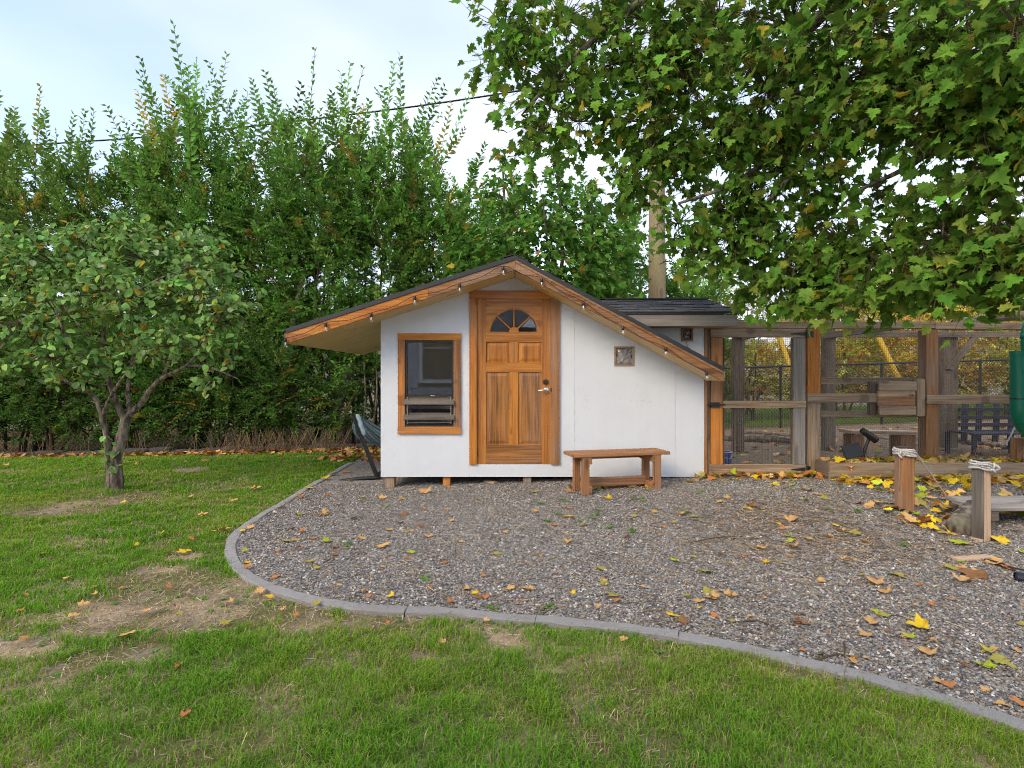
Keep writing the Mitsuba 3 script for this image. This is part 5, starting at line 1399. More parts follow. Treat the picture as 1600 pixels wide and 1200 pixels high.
# --- the apple tree on the lawn
ap = thing('apple_tree', 'small forked apple tree with round pale green leaves standing on the lawn', 'tree')
AY = 6.95
P = lambda *l: [at(px, py, AY + dy) for px, py, dy in l]
bark_r = lambda n, a, b: np.linspace(a, b, n) * (1 + 0.06 * rng.normal(size=n))
part(ap, 'trunk', tube(smoothline(P((183, 772, 0), (183, 745, 0), (181, 718, 0), (188, 692, 0.02), (194, 668, 0.03), (197, 653, 0.03)), 20), bark_r(20, 0.072, 0.056), 14), 'bark', 'thick main trunk')
part(ap, 'trunk', tube(smoothline(P((170, 770, -0.02), (170, 725, -0.03), (168, 696, -0.04), (165, 673, -0.06), (160, 655, -0.08), (157, 641, -0.1), (150, 624, -0.14), (138, 612, -0.2), (122, 606, -0.3), (95, 590, -0.4)), 26), bark_r(26, 0.042, 0.018), 10), 'bark', 'thinner second trunk')
BR = [((196, 656, .03), (189, 645, 0), (180, 622, -.05), (171, 597, -.1), (168, 570, -.12), (162, 530, -.1), (165, 480, 0), (160, 430, .1)), ((196, 656, .03), (207, 643, .02), (223, 628, 0), (235, 608, -.05), (253, 591, -.1), (276, 580, -.2), (292, 570, -.25), (305, 556, -.3), (320, 520, -.3)),
      ((199, 650, .05), (202, 633, .1), (199, 611, .2), (203, 580, .3), (210, 540, .35), (205, 490, .35)), ((159, 650, -.08), (166, 637, -.1), (170, 625, -.15), (185, 600, -.3), (215, 560, -.45)),
      ((171, 597, -.1), (150, 570, -.2), (110, 545, -.3), (70, 520, -.35), (30, 500, -.4)), ((168, 560, -.1), (135, 520, .1), (100, 480, .2), (60, 450, .3)), ((253, 591, -.1), (265, 560, 0), (270, 520, .1), (275, 470, .2)), ((165, 500, 0), (195, 470, -.2), (240, 440, -.3), (290, 420, -.3)), ((292, 570, -.25), (330, 575, -.2), (372, 592, -.1)),
      ((110, 545, -.3), (100, 520, -.5), (85, 480, -.6))]
nodes = []
for i, b in enumerate(BR):
    p = smoothline(P(*b), 16)
    nodes.append(p)
    r0 = 0.042 if i in (0, 1) else 0.032 if i < 4 else 0.02
    part(ap, 'limb', tube(p, np.linspace(r0, 0.008, 16) * (1 + 0.05 * rng.normal(size=16)), 9), 'bark')
nodes = np.vstack(nodes)
CA = [(40, 440, .0, .50, 330), (30, 510, -.2, .45, 300), (-60, 470, .1, .6, 280), (-40, 540, -.2, .4, 150), (100, 420, .2, .50, 330), (95, 500, -.35, .48, 330), (80, 560, -.4, .32, 130), (165, 400, .2, .45, 300), (165, 460, -.3, .46, 300), (170, 540, -.1, .36, 170), (225, 405, .1, .42, 280), (230, 470, -.3, .45, 300), (225, 560, -.5, .28, 90),
      (285, 410, .2, .40, 260), (295, 470, -.2, .42, 280), (265, 540, -.35, .30, 120), (330, 430, .1, .32, 170), (335, 490, -.2, .33, 180), (315, 545, -.35, .26, 80), (355, 505, -.1, .18, 50), (130, 590, -.5, .22, 40), (60, 385, .3, .3, 120), (270, 375, .3, .26, 90), (345, 395, .3, .2, 60), (20, 395, .3, .35, 170), (-30, 420, .0, .5, 240), (-120, 450, .0, .6, 240), (-110, 540, .0, .5, 160), (30, 575, -.3, .3, 110), (365, 560, -.2, .22, 60), (380, 470, -.1, .2, 60), (200, 370, .3, .26, 110), (120, 375, .3, .26, 110), (310, 385, .3, .24, 90), (340, 600, -.3, .16, 30), (-20, 590, -.2, .3, 90)]
pos, out, tw0, tw1, twr = [], [], [], [], []
for (px, py, dy, r, k) in CA:
    c = at(px, py, AY + dy)
    nr = nodes[np.argmin(np.linalg.norm(nodes - c, axis=1))]
    m = (nr + c) / 2 + 0.06 * rng.normal(size=3)
    tw0 += [nr, m]; tw1 += [m, c]; twr += [0.010, 0.007]
    ne = max(5, k // 9)
    e = c + randdir(ne) * (rng.random((ne, 1)) ** 0.4) * r * [1.15, 1.0, 0.85]
    e2 = e + np.array([0, 0, 0.16]) * rng.random((ne, 1)) + 0.08 * randdir(ne)
    tw0 += [c] * ne + list(e); tw1 += list(e) + list(e2); twr += [0.005] * ne + [0.003] * ne
    j = rng.integers(0, ne, k); t = rng.random((k, 1))
    p = e[j] * (1 - t) + e2[j] * t + 0.04 * rng.normal(size=(k, 3))
    pos.append(p); out.append(unit(p - (c - [0, 0, 0.3 * r]) + 0.25 * rng.normal(size=(k, 3))))
for (px, py, k) in ((170, 722, 5), (168, 735, 6), (172, 690, 5), (160, 715, 4), (176, 706, 5)):
    p = at(px, py, AY - 0.1) + 0.05 * rng.normal(size=(k, 3)); pos.append(p); out.append(randdir(k))
pos, out = np.vstack(pos), np.vstack(out)
hang(ap, 'leaf', pos, out, 0.092, (0.235, 0.41, 0.12), ROUND, ROUND, [(0.50, 0.36, 0.05), (0.27, 0.37, 0.07), (0.36, 0.45, 0.26)], 0.16, 300, 0.55)
part(ap, 'twigs', wires(np.array(tw0), np.array(tw1), np.array(twr)), 'twig', kind='stuff')

# dry stalks and weeds along the back of the lawn
k = 420
x = np.concatenate([rng.uniform(-11, -2.2, 170), rng.uniform(-5.6, -3.2, 250)]); y = rng.uniform(10.75, 11.1, k)
b = np.column_stack([x, y, zg(x, y)])
tip = b + np.column_stack([0.16 * rng.normal(size=k), 0.1 * rng.normal(size=k), rng.uniform(0.1, 0.5, k)])
m = wires(b, tip, 0.003)
m['col'] = np.repeat(shades(k, (0.20, 0.13, 0.07), 0.35), 6, 0)
solo('dry_stalks', m, 'litter', 'dry brown stalks standing along the stone edging at the back of the lawn', 'dry stalks', kind='stuff')

# ------------------------------------------------------------------ gravel stones
def stone_mesh(poly, n_per_m2, s0, s1, bounds, templates):
    x0, y0, x1, y1 = bounds
    n = int((x1 - x0) * (y1 - y0) * n_per_m2)
    p = rng.uniform([x0, y0], [x1, y1], (n, 2))
    p = p[shapely.contains_xy(poly, p[:, 0], p[:, 1])]
    p = p[(np.abs(p[:, 0]) < 0.93 * p[:, 1] + 0.1)]
    n = len(p)
    out = []
    which = rng.integers(0, len(templates), n)
    for k, (tv, tf) in enumerate(templates):
        q = p[which == k]; m = len(q)
        s = rng.uniform(s0, s1, m) * np.exp(0.22 * rng.normal(size=m))
        z = gravel_z(q[:, 0], q[:, 1]) + 0.12 * s + np.abs(0.004 * rng.normal(size=m))
        col = shades(m, (0.205, 0.203, 0.203), 0.38, [(0.40, 0.38, 0.355), (0.38, 0.31, 0.225), (0.09, 0.09, 0.092), (0.27, 0.185, 0.135), (0.31, 0.28, 0.235), (0.30, 0.25, 0.19), (0.60, 0.575, 0.545)], 0.50, 0.03)
        th = rng.uniform(0, 2 * np.pi, m)
        ax = np.column_stack([np.cos(th), np.sin(th), 0.25 * rng.normal(size=m)])
        nm = np.column_stack([0.3 * rng.normal(size=(m, 2)), np.ones(m)])
        out.append(batch(tv, tf, np.column_stack([q, z]), ax, nm, s, col))
    return join(out)


stones = []
for _ in range(6):
    q = unit(rng.normal(size=(9, 3))) * [0.56, 0.42, 0.30]
    h = trimesh.convex.convex_hull(q)
    stones.append((np.array(h.vertices), np.array(h.faces)))
inner = gravel_poly.buffer(-0.055)
solo('gravel', stone_mesh(inner, 6600, 0.011, 0.018, (-2.9, 2.0, 4.6, 4.3), stones), 'stone', 'loose grey pebbles of the gravel yard', 'gravel', kind='stuff')
mid = []
for _ in range(4):
    q = unit(rng.normal(size=(6, 3))) * [0.56, 0.42, 0.30]
    h = trimesh.convex.convex_hull(q)
    mid.append((np.array(h.vertices), np.array(h.faces)))
scene['gravel__001'] = shape(stone_mesh(inner, 3600, 0.013, 0.021, (-3.6, 4.3, 5.4, 7.3), mid), 'stone')

# ------------------------------------------------------------------ grass
lawn_poly = Polygon([(-14, 0.8), (5, 0.8), (5, 3.0), (5, 10.75), (-14, 10.75)]).difference(gravel_poly.buffer(0.044))
BARE = [(270, 930, .40), (335, 945, .36), (420, 945, .34), (200, 962, .30), (180, 940, .2), (480, 975, .2), (300, 985, .22), (380, 915, .2), (565, 962, .20), (635, 967, .14), (165, 785, .35), (110, 800, .35), (215, 775, .3), (450, 697, .3), (290, 870, .12), (90, 905, .0), (240, 905, .26), (150, 985, .2), (700, 1010, .10), (780, 1000, .10), (230, 1020, .18), (120, 1040, .15), (60, 1010, .15), (640, 1110, .08), (1240, 1060, .07), (60, 800, .2), (300, 735, .25)]
bare_pts = np.array([list(onground(px, py)[:2]) + [r] for px, py, r in BARE if r > 0])


def bareness(x, y):
    p = np.stack([x, y, 0 * x], -1)
    w = 0.15 * (meshkit.fbm(p * 4.0, 3, seed=31) - 0.5)
    b = np.zeros_like(x)
    for cx, cy, r in bare_pts:
        d = np.hypot((x - cx) * 0.75, y - cy) + w * 2.2
        b = np.maximum(b, 1 - sstep(0.45 * r, 1.15 * r, d))
    n = meshkit.fbm(p * 1.9, 3, seed=12)
    n2 = meshkit.fbm(p * 6.5, 2, seed=19)
    b = b * np.clip(0.35 + 1.3 * meshkit.fbm(p * 7.5, 3, seed=77), 0, 1.1)
    return np.clip(0.95 * b + 0.38 * sstep(0.55, 0.72, n) + 0.30 * sstep(0.58, 0.72, n2), 0, 0.97)


def grass(n_m2, h0, h1, w, bounds):
    x0, y0, x1, y1 = bounds
    n = int((x1 - x0) * (y1 - y0) * n_m2)
    p = rng.uniform([x0, y0], [x1, y1], (n, 2))
    p = p[(np.abs(p[:, 0]) < 0.93 * p[:, 1] + 0.15)]
    p = p[shapely.contains_xy(lawn_poly, p[:, 0], p[:, 1])]
    bare = bareness(p[:, 0], p[:, 1])
    keep = rng.random(len(p)) > bare ** 0.8 * 0.95
    p, bare = p[keep], bare[keep]
    n = len(p)
    q3 = np.column_stack([p, np.zeros(n)])
    tuft = meshkit.fbm(q3 * 9.0, 2, seed=40)
    broad = meshkit.fbm(q3 * 1.1, 3, seed=41)
    h = rng.uniform(h0, h1, n) * (0.25 + 1.45 * tuft) * (1 - 0.45 * bare)
    th = rng.uniform(0, 2 * np.pi, n)
    ld = np.column_stack([np.cos(th), np.sin(th)])
    lean = np.abs(0.55 + 0.35 * rng.normal(size=n)) * h
    b = np.column_stack([p, zg(p[:, 0], p[:, 1]) + bumps(p[:, 0], p[:, 1]) - 0.002])
    mid = b + np.column_stack([ld * (0.35 * lean)[:, None], 0.62 * h])
    tip = b + np.column_stack([ld * lean[:, None], 0.80 * h])
    s = np.column_stack([-ld[:, 1], ld[:, 0], np.zeros(n)]) * (w * rng.uniform(0.7, 1.2, n) / 2)[:, None]
    v = np.stack([b - s, b + s, mid - 0.8 * s, mid + 0.8 * s, tip], 1).reshape(-1, 3)
    f = (np.array([[0, 1, 3], [0, 3, 2], [2, 3, 4]])[None] + 5 * np.arange(n)[:, None, None]).reshape(-1, 3)
    g = np.array([0.155, 0.37, 0.028])[None] * (0.55 + 0.8 * rng.random((n, 1)))
    ol = np.array([0.36, 0.47, 0.06])[None] * (0.6 + 0.7 * rng.random((n, 1)))
    dry = np.array([0.55, 0.44, 0.25])[None] * (0.6 + 0.6 * rng.random((n, 1)))
    t = np.clip(1.5 * (broad - 0.40) + 0.18 * rng.normal(size=n) + 0.45 * bare, 0, 1)[:, None]
    c = g * (1 - t) + ol * t
    d = (rng.random(n) < 0.05 + 0.42 * bare)[:, None]
    c = np.where(d, dry, c)
    cc = np.repeat(c, 5, 0).reshape(-1, 5, 3)
    tipc = np.where(rng.random((n, 1)) < 0.3, np.array([0.50, 0.46, 0.16]) + 0 * c, c * 1.15)
    cc[:, 4] = tipc; cc[:, :2] *= np.array([1.02, 0.95, 1.1])
    return {'v': v, 'f': f, 'col': np.clip(cc.reshape(-1, 3), 0, 0.85)}


near = grass(16000, 0.035, 0.060, 0.0034, (-2.6, 1.85, 2.7, 3.0))
m2 = grass(9000, 0.032, 0.056, 0.0050, (-4.4, 3.0, 3.7, 4.6))
m3 = grass(4600, 0.032, 0.056, 0.0075, (-6.6, 4.6, 0.0, 7.0))
m4 = grass(2300, 0.034, 0.058, 0.012, (-10.2, 7.0, -0.5, 10.75))
solo('grass', join([near, m2, m3, m4]), 'grass_blade', 'short patchy green lawn grass with dry bare spots', 'grass', kind='stuff')
# dead grass, crumbs of soil and pebbles on the bare spots
k = 26000
p = rng.uniform([-4.6, 2.0], [2.4, 7.2], (k, 2))
p = p[(np.abs(p[:, 0]) < 0.93 * p[:, 1]) & shapely.contains_xy(lawn_poly, p[:, 0], p[:, 1])]
p = p[rng.random(len(p)) < 0.12 + bareness(p[:, 0], p[:, 1])]
q = np.column_stack([p, zg(p[:, 0], p[:, 1]) + bumps(p[:, 0], p[:, 1]) + rng.uniform(0.002, 0.012, len(p))])
th = rng.uniform(0, 2 * np.pi, len(q))
dv = np.column_stack([np.cos(th), np.sin(th), 0.35 * rng.normal(size=len(q))]) * rng.uniform(0.010, 0.035, (len(q), 1))
m = wires(q - dv, q + dv, 0.0013); m['col'] = np.repeat(shades(len(q), (0.50, 0.39, 0.235), 0.35), 6, 0)
solo('thatch', m, 'litter', 'dead straw coloured grass lying on the bare spots of the lawn', 'dead grass', kind='stuff')
q = q[rng.random(len(q)) < 0.35]
th = rng.uniform(0, 2 * np.pi, len(q))
m = batch(*mid[1], q + 0.01 * rng.normal(size=q.shape) * [1, 1, 0] - [0, 0, 0.003], np.column_stack([np.cos(th), np.sin(th), 0 * th]), np.tile([0, 0, 1.0], (len(q), 1)), rng.uniform(0.006, 0.016, len(q)), shades(len(q), (0.27, 0.215, 0.165), 0.35, [(0.34, 0.32, 0.30), (0.45, 0.41, 0.36)], 0.35))
solo('soil_crumbs', m, 'stone', 'crumbs of soil and small pebbles on the bare spots of the lawn', 'soil', kind='stuff')
# broad leaved weeds in the grass and the gravel
def rosettes(P, r, base):
    pos, ax, nm, sz = [], [], [], []
    for p in P:
        k = rng.integers(5, 9)
        th = rng.uniform(0, 2 * np.pi) + np.arange(k) * 2 * np.pi / k + 0.3 * rng.normal(size=k)
        pos += [p] * k; ax += list(np.column_stack([np.cos(th), np.sin(th), 0.45 + 0.2 * rng.normal(size=k)])); nm += [[0, 0, 1]] * k; sz += list(r * rng.uniform(0.6, 1.2, k))
    pos, ax, nm, sz = map(np.array, (pos, ax, nm, sz))
    return batch(*OVAL, pos, ax, nm.astype(float), sz, shades(len(pos), base, 0.2), 0.1, -0.35 * np.ones(len(pos)))
W = []
while len(W) < 170:
    x, y = rng.uniform(-5.5, 2.6), rng.uniform(2.1, 6.5)
    if abs(x) < 0.92 * y and lawn_poly.contains(Point(x, y)) and float(bareness(np.array([x]), np.array([y]))[0]) > 0.2:
        W.append(np.array([x, y, float(zg(x, y)) + 0.004]))
solo('clover', rosettes(W, 0.028, (0.15, 0.32, 0.08)), 'leaf', 'small round leaved weeds in the thin lawn', 'weeds', kind='stuff')
wp = [(876, 800), (934, 795), (932, 805), (924, 808), (952, 822), (990, 830), (1312, 760), (1294, 795), (1343, 800), (665, 905), (1398, 795), (855, 815), (540, 850), (845, 787), (880, 783), (990, 778), (1001, 780), (1160, 756), (1236, 765), (905, 816), (1095, 770), (1070, 800), (1410, 850), (770, 950), (856, 950)]
solo('gravel_weed', rosettes([onground(px + rng.uniform(-4, 4), py + rng.uniform(-3, 3), 0.02) for px, py in wp for _ in range(2)], 0.045, (0.16, 0.29, 0.07)), 'leaf', 'small green weeds sprouting from the gravel', 'weeds', kind='stuff')

# ------------------------------------------------------------------ fallen leaves
LC = {'yellow': ((0.66, 0.46, 0.015), 'bright yellow'), 'olive': ((0.34, 0.30, 0.05), 'olive green'), 'tan': ((0.56, 0.33, 0.115), 'tan'), 'orange': ((0.50, 0.20, 0.06), 'orange brown'), 'brown': ((0.25, 0.12, 0.045), 'dark brown'), 'lime': ((0.36, 0.42, 0.025), 'yellow green')}
leafply = {}
for key, (c, _) in LC.items():
    for s in range(3):
        tv, tf = (MAPLE, MAPLE, MAPLE_S)[s]
        tv = tv.copy()
        tv = tv * [1, rng.uniform(0.85, 1.1), 1]
        tv[:, 2] = 0.30 * (s + 0.5) * (np.abs(tv[:, 1]) ** 1.3) * rng.uniform(0.5, 1.2) + 0.16 * np.sin(5 * tv[:, 0] + 4 * tv[:, 1] + s) * np.abs(tv[:, 1]) + (0.05 + 0.12 * s) * (tv[:, 0] - 0.3) ** 2
        tv[:, 2] -= tv[:, 2].min() - 0.03
        tv[:, 0] -= 0.4
        rim = np.clip((np.hypot(tv[:, 0], tv[:, 1]) - 0.2) / 0.4, 0, 1)[:, None]
        col = np.array(c)[None] * (0.85 + 0.3 * rng.random((len(tv), 1)))
        col = np.where(rng.random((len(tv), 1)) < 0.25 * rim, col * [0.6, 0.45, 0.4], col)
        leafply[key, s] = mikit.ply((tv, tf), 'material_litter', True, None, col)
ZONES = [('lawn', None)]
NOTED = [  # px, py, width in the photograph, colour
    (284, 868, 17, 'yellow'), (262, 869, 11, 'yellow'), (213, 856, 10, 'yellow'), (420, 940, 14, 'yellow'), (197, 1000, 26, 'tan'), (228, 962, 20, 'tan'), (265, 924, 13, 'orange'), (33, 960, 13, 'orange'), (130, 953, 16, 'tan'), (115, 970, 18, 'tan'), (147, 936, 10, 'tan'), (147, 925, 9, 'orange'),
    (38, 937, 10, 'orange'), (360, 948, 12, 'tan'), (354, 980, 20, 'olive'), (281, 965, 10, 'olive'), (290, 1128, 16, 'orange'), (35, 1005, 14, 'orange'), (463, 969, 11, 'orange'), (405, 930, 17, 'tan'), (400, 768, 15, 'tan'), (317, 810, 14, 'tan'), (365, 786, 15, 'tan'), (350, 834, 17, 'tan'), (332, 835, 11, 'tan'),
    (297, 780, 11, 'tan'), (253, 838, 9, 'tan'), (68, 870, 9, 'tan'), (443, 958, 12, 'tan'), (495, 952, 14, 'olive'), (205, 965, 9, 'tan'), (280, 1050, 9, 'orange'), (387, 893, 14, 'orange'), (606, 983, 8, 'orange'), (760, 978, 7, 'tan'), (975, 1007, 14, 'tan'), (691, 1010, 6, 'tan'), (8, 730, 9, 'tan'), (213, 729, 9, 'tan'), (291, 724, 9, 'tan'),
    (469, 807, 13, 'lime'), (507, 808, 20, 'tan'), (470, 835, 13, 'orange'), (447, 850, 16, 'olive'), (461, 848, 16, 'tan'), (488, 846, 14, 'orange'), (508, 851, 19, 'lime'), (520, 859, 14, 'brown'), (522, 872, 13, 'brown'), (485, 882, 14, 'olive'), (494, 892, 12, 'olive'), (563, 845, 17, 'tan'), (597, 858, 25, 'tan'), (642, 868, 15, 'lime'), (637, 876, 9, 'orange'),
    (630, 808, 15, 'brown'), (625, 822, 12, 'brown'), (608, 832, 14, 'tan'), (633, 836, 14, 'olive'), (657, 826, 12, 'brown'), (668, 843, 14, 'tan'), (598, 782, 13, 'tan'), (627, 783, 11, 'tan'), (606, 794, 10, 'lime'), (565, 780, 10, 'lime'), (663, 773, 22, 'tan'), (529, 792, 12, 'orange'), (513, 778, 9, 'orange'), (390, 828, 15, 'tan'), (379, 835, 9, 'yellow'), (383, 865, 12, 'lime'),
    (482, 767, 16, 'yellow'), (440, 796, 12, 'tan'), (470, 780, 12, 'orange'), (508, 752, 14, 'yellow'), (520, 745, 15, 'tan'), (541, 740, 14, 'orange'), (547, 754, 8, 'tan'), (570, 930, 11, 'tan'), (575, 937, 11, 'orange'), (530, 919, 12, 'tan'), (580, 912, 10, 'orange'), (433, 905, 9, 'orange'), (433, 865, 9, 'orange'),
    (776, 870, 16, 'olive'), (797, 924, 17, 'tan'), (823, 926, 24, 'tan'), (817, 944, 13, 'tan'), (730, 926, 12, 'tan'), (759, 939, 13, 'orange'), (704, 947, 14, 'orange'), (671, 924, 9, 'brown'), (895, 931, 9, 'yellow'), (938, 893, 22, 'olive'), (957, 937, 20, 'olive'), (964, 945, 16, 'orange'), (935, 953, 11, 'tan'), (1003, 922, 14, 'tan'), (943, 916, 14, 'olive'),
    (1055, 881, 17, 'lime'), (1103, 898, 22, 'olive'), (1051, 968, 22, 'yellow'), (1066, 977, 18, 'brown'), (1091, 945, 20, 'tan'), (1113, 942, 24, 'tan'), (1106, 930, 18, 'olive'), (1141, 937, 21, 'tan'), (1093, 955, 11, 'yellow'), (1118, 968, 16, 'orange'), (1189, 860, 19, 'tan'), (1232, 842, 19, 'olive'), (1234, 849, 14, 'lime'), (1240, 859, 18, 'tan'), (1294, 844, 14, 'tan'), (1123, 869, 9, 'brown'), (1073, 936, 10, 'olive'),
    (1283, 913, 17, 'tan'), (1194, 940, 9, 'tan'), (1250, 981, 22, 'brown'), (1172, 969, 10, 'tan'), (1143, 976, 9, 'olive'), (1365, 916, 26, 'tan'), (1382, 932, 22, 'tan'), (1404, 905, 26, 'olive'), (1430, 952, 10, 'tan'), (1454, 951, 14, 'orange'), (1436, 987, 32, 'yellow'), (1419, 1002, 20, 'lime'), (1381, 967, 16, 'olive'), (1368, 962, 13, 'lime'), (1360, 979, 22, 'tan'), (1350, 998, 22, 'tan'),
    (1448, 1028, 28, 'tan'), (1546, 1025, 26, 'tan'), (1568, 1043, 36, 'olive'), (1538, 1050, 30, 'lime'), (1508, 1048, 14, 'brown'), (1598, 982, 14, 'olive'), (1331, 1040, 22, 'tan'), (1481, 1080, 22, 'orange'), (1282, 1030, 13, 'lime'), (1254, 1023, 10, 'orange'), (1519, 905, 36, 'brown'), (1506, 914, 30, 'tan'), (1531, 900, 26, 'tan'), (1485, 893, 18, 'olive'), (1500, 892, 18, 'tan'), (1498, 853, 28, 'lime'),
    (1563, 850, 30, 'yellow'), (1447, 767, 12, 'tan'), (1480, 838, 24, 'tan'), (1553, 884, 26, 'tan'), (1572, 893, 22, 'orange'), (1542, 1024, 20, 'lime'), (1588, 834, 14, 'olive'), (1598, 868, 16, 'lime'), (1500, 882, 14, 'lime'), (1538, 1085, 14, 'tan'), (1590, 1105, 26, 'orange'), (1565, 1108, 18, 'tan'), (1467, 1073, 16, 'tan'),
    (886, 811, 16, 'yellow'), (888, 797, 12, 'orange'), (865, 824, 12, 'orange'), (836, 772, 14, 'olive'), (816, 769, 10, 'tan'), (890, 772, 14, 'tan'), (950, 783, 14, 'yellow'), (912, 825, 13, 'olive'), (990, 810, 13, 'olive'), (1023, 804, 13, 'tan'), (1064, 808, 17, 'tan'), (1085, 811, 18, 'olive'), (1079, 757, 16, 'yellow'), (980, 843, 12, 'orange'), (1030, 840, 10, 'orange'), (888, 851, 14, 'tan'),
    (1222, 742, 20, 'yellow'), (1126, 786, 10, 'yellow'), (1175, 795, 18, 'brown'), (1258, 786, 16, 'lime'), (1262, 770, 20, 'tan'), (1276, 776, 14, 'tan'), (1288, 782, 16, 'olive'), (1393, 772, 14, 'tan'), (1389, 790, 20, 'olive'), (1306, 825, 13, 'yellow'), (1312, 834, 15, 'tan'), (1334, 838, 24, 'olive'), (1237, 817, 22, 'tan'), (1218, 823, 9, 'yellow'), (1340, 755, 18, 'tan'), (1360, 760, 18, 'orange'), (1438, 779, 22, 'lime'), (1445, 774, 16, 'tan'),
    (1182, 745, 14, 'yellow'), (1142, 752, 12, 'lime'), (1135, 756, 11, 'yellow'), (1212, 761, 11, 'yellow'), (1236, 761, 14, 'lime'), (1330, 838, 10, 'tan'), (1205, 760, 8, 'yellow'), (733, 770, 9, 'olive'), (700, 765, 9, 'orange'), (745, 783, 12, 'olive'), (660, 800, 8, 'orange'), (700, 800, 9, 'tan'), (720, 850, 9, 'tan'), (690, 880, 9, 'brown'), (755, 905, 9, 'orange'), (840, 870, 9, 'brown'), (870, 900, 9, 'orange')]
kerbdist = lambda x, y: kerb_line.distance(Point(x, y))


def where(x, y, px, py):
    """Where a fallen leaf lies, in words."""
    if not gravel_poly.contains(Point(x, y)):
        if kerbdist(x, y) < 0.055: return 'lying on the kerb'
        if y > 7.5: return 'on the far lawn'
        if y > 4.6: return 'on the lawn near the apple tree'
        if x < -1.2: return 'on the worn lower left lawn'
        return 'on the lawn below the kerb'
    if kerbdist(x, y) < 0.28: return 'on the gravel along the kerb'
    if y > 6.0:
        return 'on the gravel under the shed window' if x < -0.5 else 'on the gravel below the door' if x < 0.7 else 'on the gravel around the bench' if x < 2.1 else 'on the gravel before the gate' if x < 3.5 else 'on the gravel before the planter box'
    if x > 2.9: return 'on the gravel around the roped posts'
    if x < -0.9: return 'on the gravel inside the kerb bend'
    if x < 0.9: return 'in the middle of the gravel'
    return 'on the open right hand gravel'


DROPPED = {}


def drop(px, py, w, col):
    p = onground(px, py)
    size = np.clip(w * p[1] / FOC, 0.04, 0.17)
    ong = gravel_poly.contains(Point(p[0], p[1]))
    kd = kerbdist(p[0], p[1])
    z = p[2] + (0.034 if kd < 0.06 else 0.022 if ong else 0.028)
    s = rng.integers(0, 3)
    adj = LC[col][1]
    look = ('curled' if s == 2 else 'flat' if s == 0 else 'wavy')
    big = 'large' if size > 0.115 else 'small' if size < 0.075 else 'middling'
    wh = where(p[0], p[1], px, py)
    tw = T().translate([p[0], p[1], z]).rotate([0, 0, 1], rng.uniform(0, 360)).rotate([1, 0, 0], rng.normal() * 10).rotate([0, 1, 0], rng.normal() * 8).scale(float(size))
    k = solo('fallen_leaf', leafply[col, s], None, f'{big} {look} {adj} maple leaf {wh}', 'leaf', f'fallen maple leaves {wh}', to_world=tw)
    DROPPED.setdefault(labels[k]['label'], []).append((px, k))


for a in NOTED:
    drop(*a)
RANDOM = [(1100, 1560, 752, 800, 24), (380, 1200, 800, 940, 24), (1180, 1590, 830, 1060, 20), (20, 340, 720, 1000, 8)]
for x0, x1, y0, y1, k in RANDOM:
    for _ in range(k):
        drop(rng.uniform(x0, x1), rng.uniform(y0, y1), rng.uniform(7, 13), rng.choice(['tan', 'orange', 'brown', 'olive', 'tan', 'yellow']))


ORD = ['leftmost', 'second from left', 'third from left', 'fourth from left', 'fifth from left', 'sixth from left', 'seventh from left', 'eighth from left'] + [f'{n} from left' for n in ('ninth', 'tenth', 'eleventh', 'twelfth')] + ['well right of centre'] * 40
for lab, ks in DROPPED.items():
    if len(ks) > 1:
        for i, (_, k) in enumerate(sorted(ks)):
            labels[k]['label'] = f'{lab}, {ORD[i] if i < len(ks) - 1 else "rightmost"}'


# drifts of leaves that nobody could count
def drift(name, pts, size, label, cols, tpl=MAPLE_S):
    n = len(pts)
    th = rng.uniform(0, 2 * np.pi, n)
    c = np.array([LC[k][0] for k in cols])[rng.integers(0, len(cols), n)] * np.exp(0.25 * rng.normal(size=(n, 1)))
    m = batch(*tpl, pts, np.column_stack([np.cos(th), np.sin(th), 0.25 * rng.normal(size=n)]), np.column_stack([0.45 * rng.normal(size=(n, 2)), np.ones(n)]), size * rng.uniform(0.6, 1.2, n), c, 0.3, 0.4 * rng.normal(size=n))
    solo(name, m, 'litter', label, 'leaf litter', kind='stuff')


def strip(x0, x1, y0, y1, n, h0=0.02, h1=0.07):
    x, y = rng.uniform(x0, x1, n), rng.uniform(y0, y1, n)
    return np.column_stack([x, y, zg(x, y) + rng.uniform(h0, h1, n)])


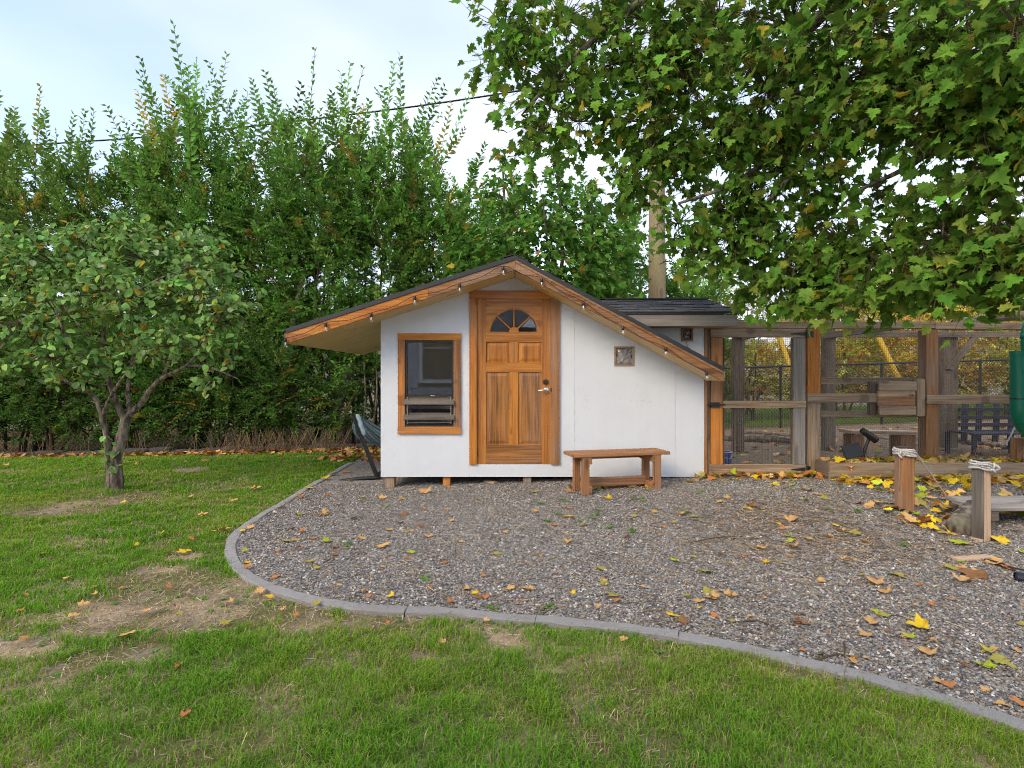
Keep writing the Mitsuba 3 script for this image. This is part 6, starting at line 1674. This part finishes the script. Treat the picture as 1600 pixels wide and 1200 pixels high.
BR_ = ['orange', 'tan', 'brown', 'orange', 'tan', 'brown', 'olive']
drift('leaf_litter', np.vstack([strip(-12.5, -2.2, 10.5, 11.05, 1000), strip(-3.2, -1.9, 9.2, 10.9, 220)]), 0.11, 'brown and orange leaf litter along the back edge of the lawn', BR_)
YB = ['yellow', 'tan', 'olive', 'tan', 'orange', 'lime', 'brown', 'yellow']
bench_p = strip(0.72, 1.75, 6.50, 6.78, 60, 0.02, 0.06)
drift('leaf_drift', np.vstack([bench_p, strip(2.95, 3.75, 6.80, 7.02, 75), strip(3.75, 7.0, 6.35, 6.68, 330), strip(3.9, 6.5, 4.9, 6.3, 190), strip(3.3, 4.0, 4.6, 5.5, 50), strip(2.2, 3.1, 6.75, 6.98, 25)]), 0.105, 'yellow and brown leaves drifted under the bench, the gate and the planter box', YB)
bp = rng.uniform([bx + 0.06, by0 + 0.03], [7.2, RY - 0.06], (420, 2))
drift('bed_leaves', np.column_stack([bp, bz1 - 0.03 + rng.uniform(0.0, 0.06, 420)]), 0.10, 'yellow leaves heaped in the planter box', YB)
drift('run_leaves', np.vstack([strip(2.5, 9.0, 7.3, 9.2, 160, 0.02, 0.04), strip(2.5, 12, 9.2, 12.5, 420, 0.02, 0.04), strip(-1.6, 2.5, 10.2, 12, 80)]), 0.10, 'scattered brown leaves on the earth of the run', BR_)
n = 2600
c_ = rng.choice(3, n)
pt = np.array([onground(px, py, 0.022) for px, py in zip(np.where(c_ == 0, rng.normal(1190, 90, n), np.where(c_ == 1, rng.normal(1300, 110, n), rng.uniform(420, 1500, n))), np.where(c_ == 0, rng.normal(800, 18, n), np.where(c_ == 1, rng.normal(850, 22, n), rng.uniform(780, 1000, n))))])
ok = np.array([gravel_poly.contains(Point(p[0], p[1])) for p in pt])
pt = pt[ok]; n = len(pt)
th = rng.uniform(0, np.pi, n); L = rng.uniform(0.015, 0.07, n)
dv = np.column_stack([np.cos(th), np.sin(th), 0.1 * rng.normal(size=n)]) * L[:, None]
m = wires(pt - dv, pt + dv, 0.0022); m['col'] = np.repeat(shades(n, (0.38, 0.27, 0.155), 0.4, [(0.16, 0.10, 0.06), (0.10, 0.075, 0.055)], 0.35), 6, 0)
solo('straw', m, 'litter', 'straw and wood chips strewn over the gravel before the gate', 'straw', kind='stuff')
# dry weeds standing in the planter box
k = 60
b = np.column_stack([rng.uniform(4.3, 6.2, k), rng.uniform(by0 + 0.04, RY - 0.08, k), np.full(k, bz1 - 0.04)])
m = wires(b, b + np.column_stack([0.06 * rng.normal(size=k), 0.03 * rng.normal(size=k), rng.uniform(0.06, 0.24, k)]), 0.003)
m['col'] = np.repeat(shades(k, (0.22, 0.10, 0.05), 0.3), 6, 0)
solo('bed_stalks', m, 'litter', 'dry reddish stalks standing in the planter box', 'dry stalks', kind='stuff')
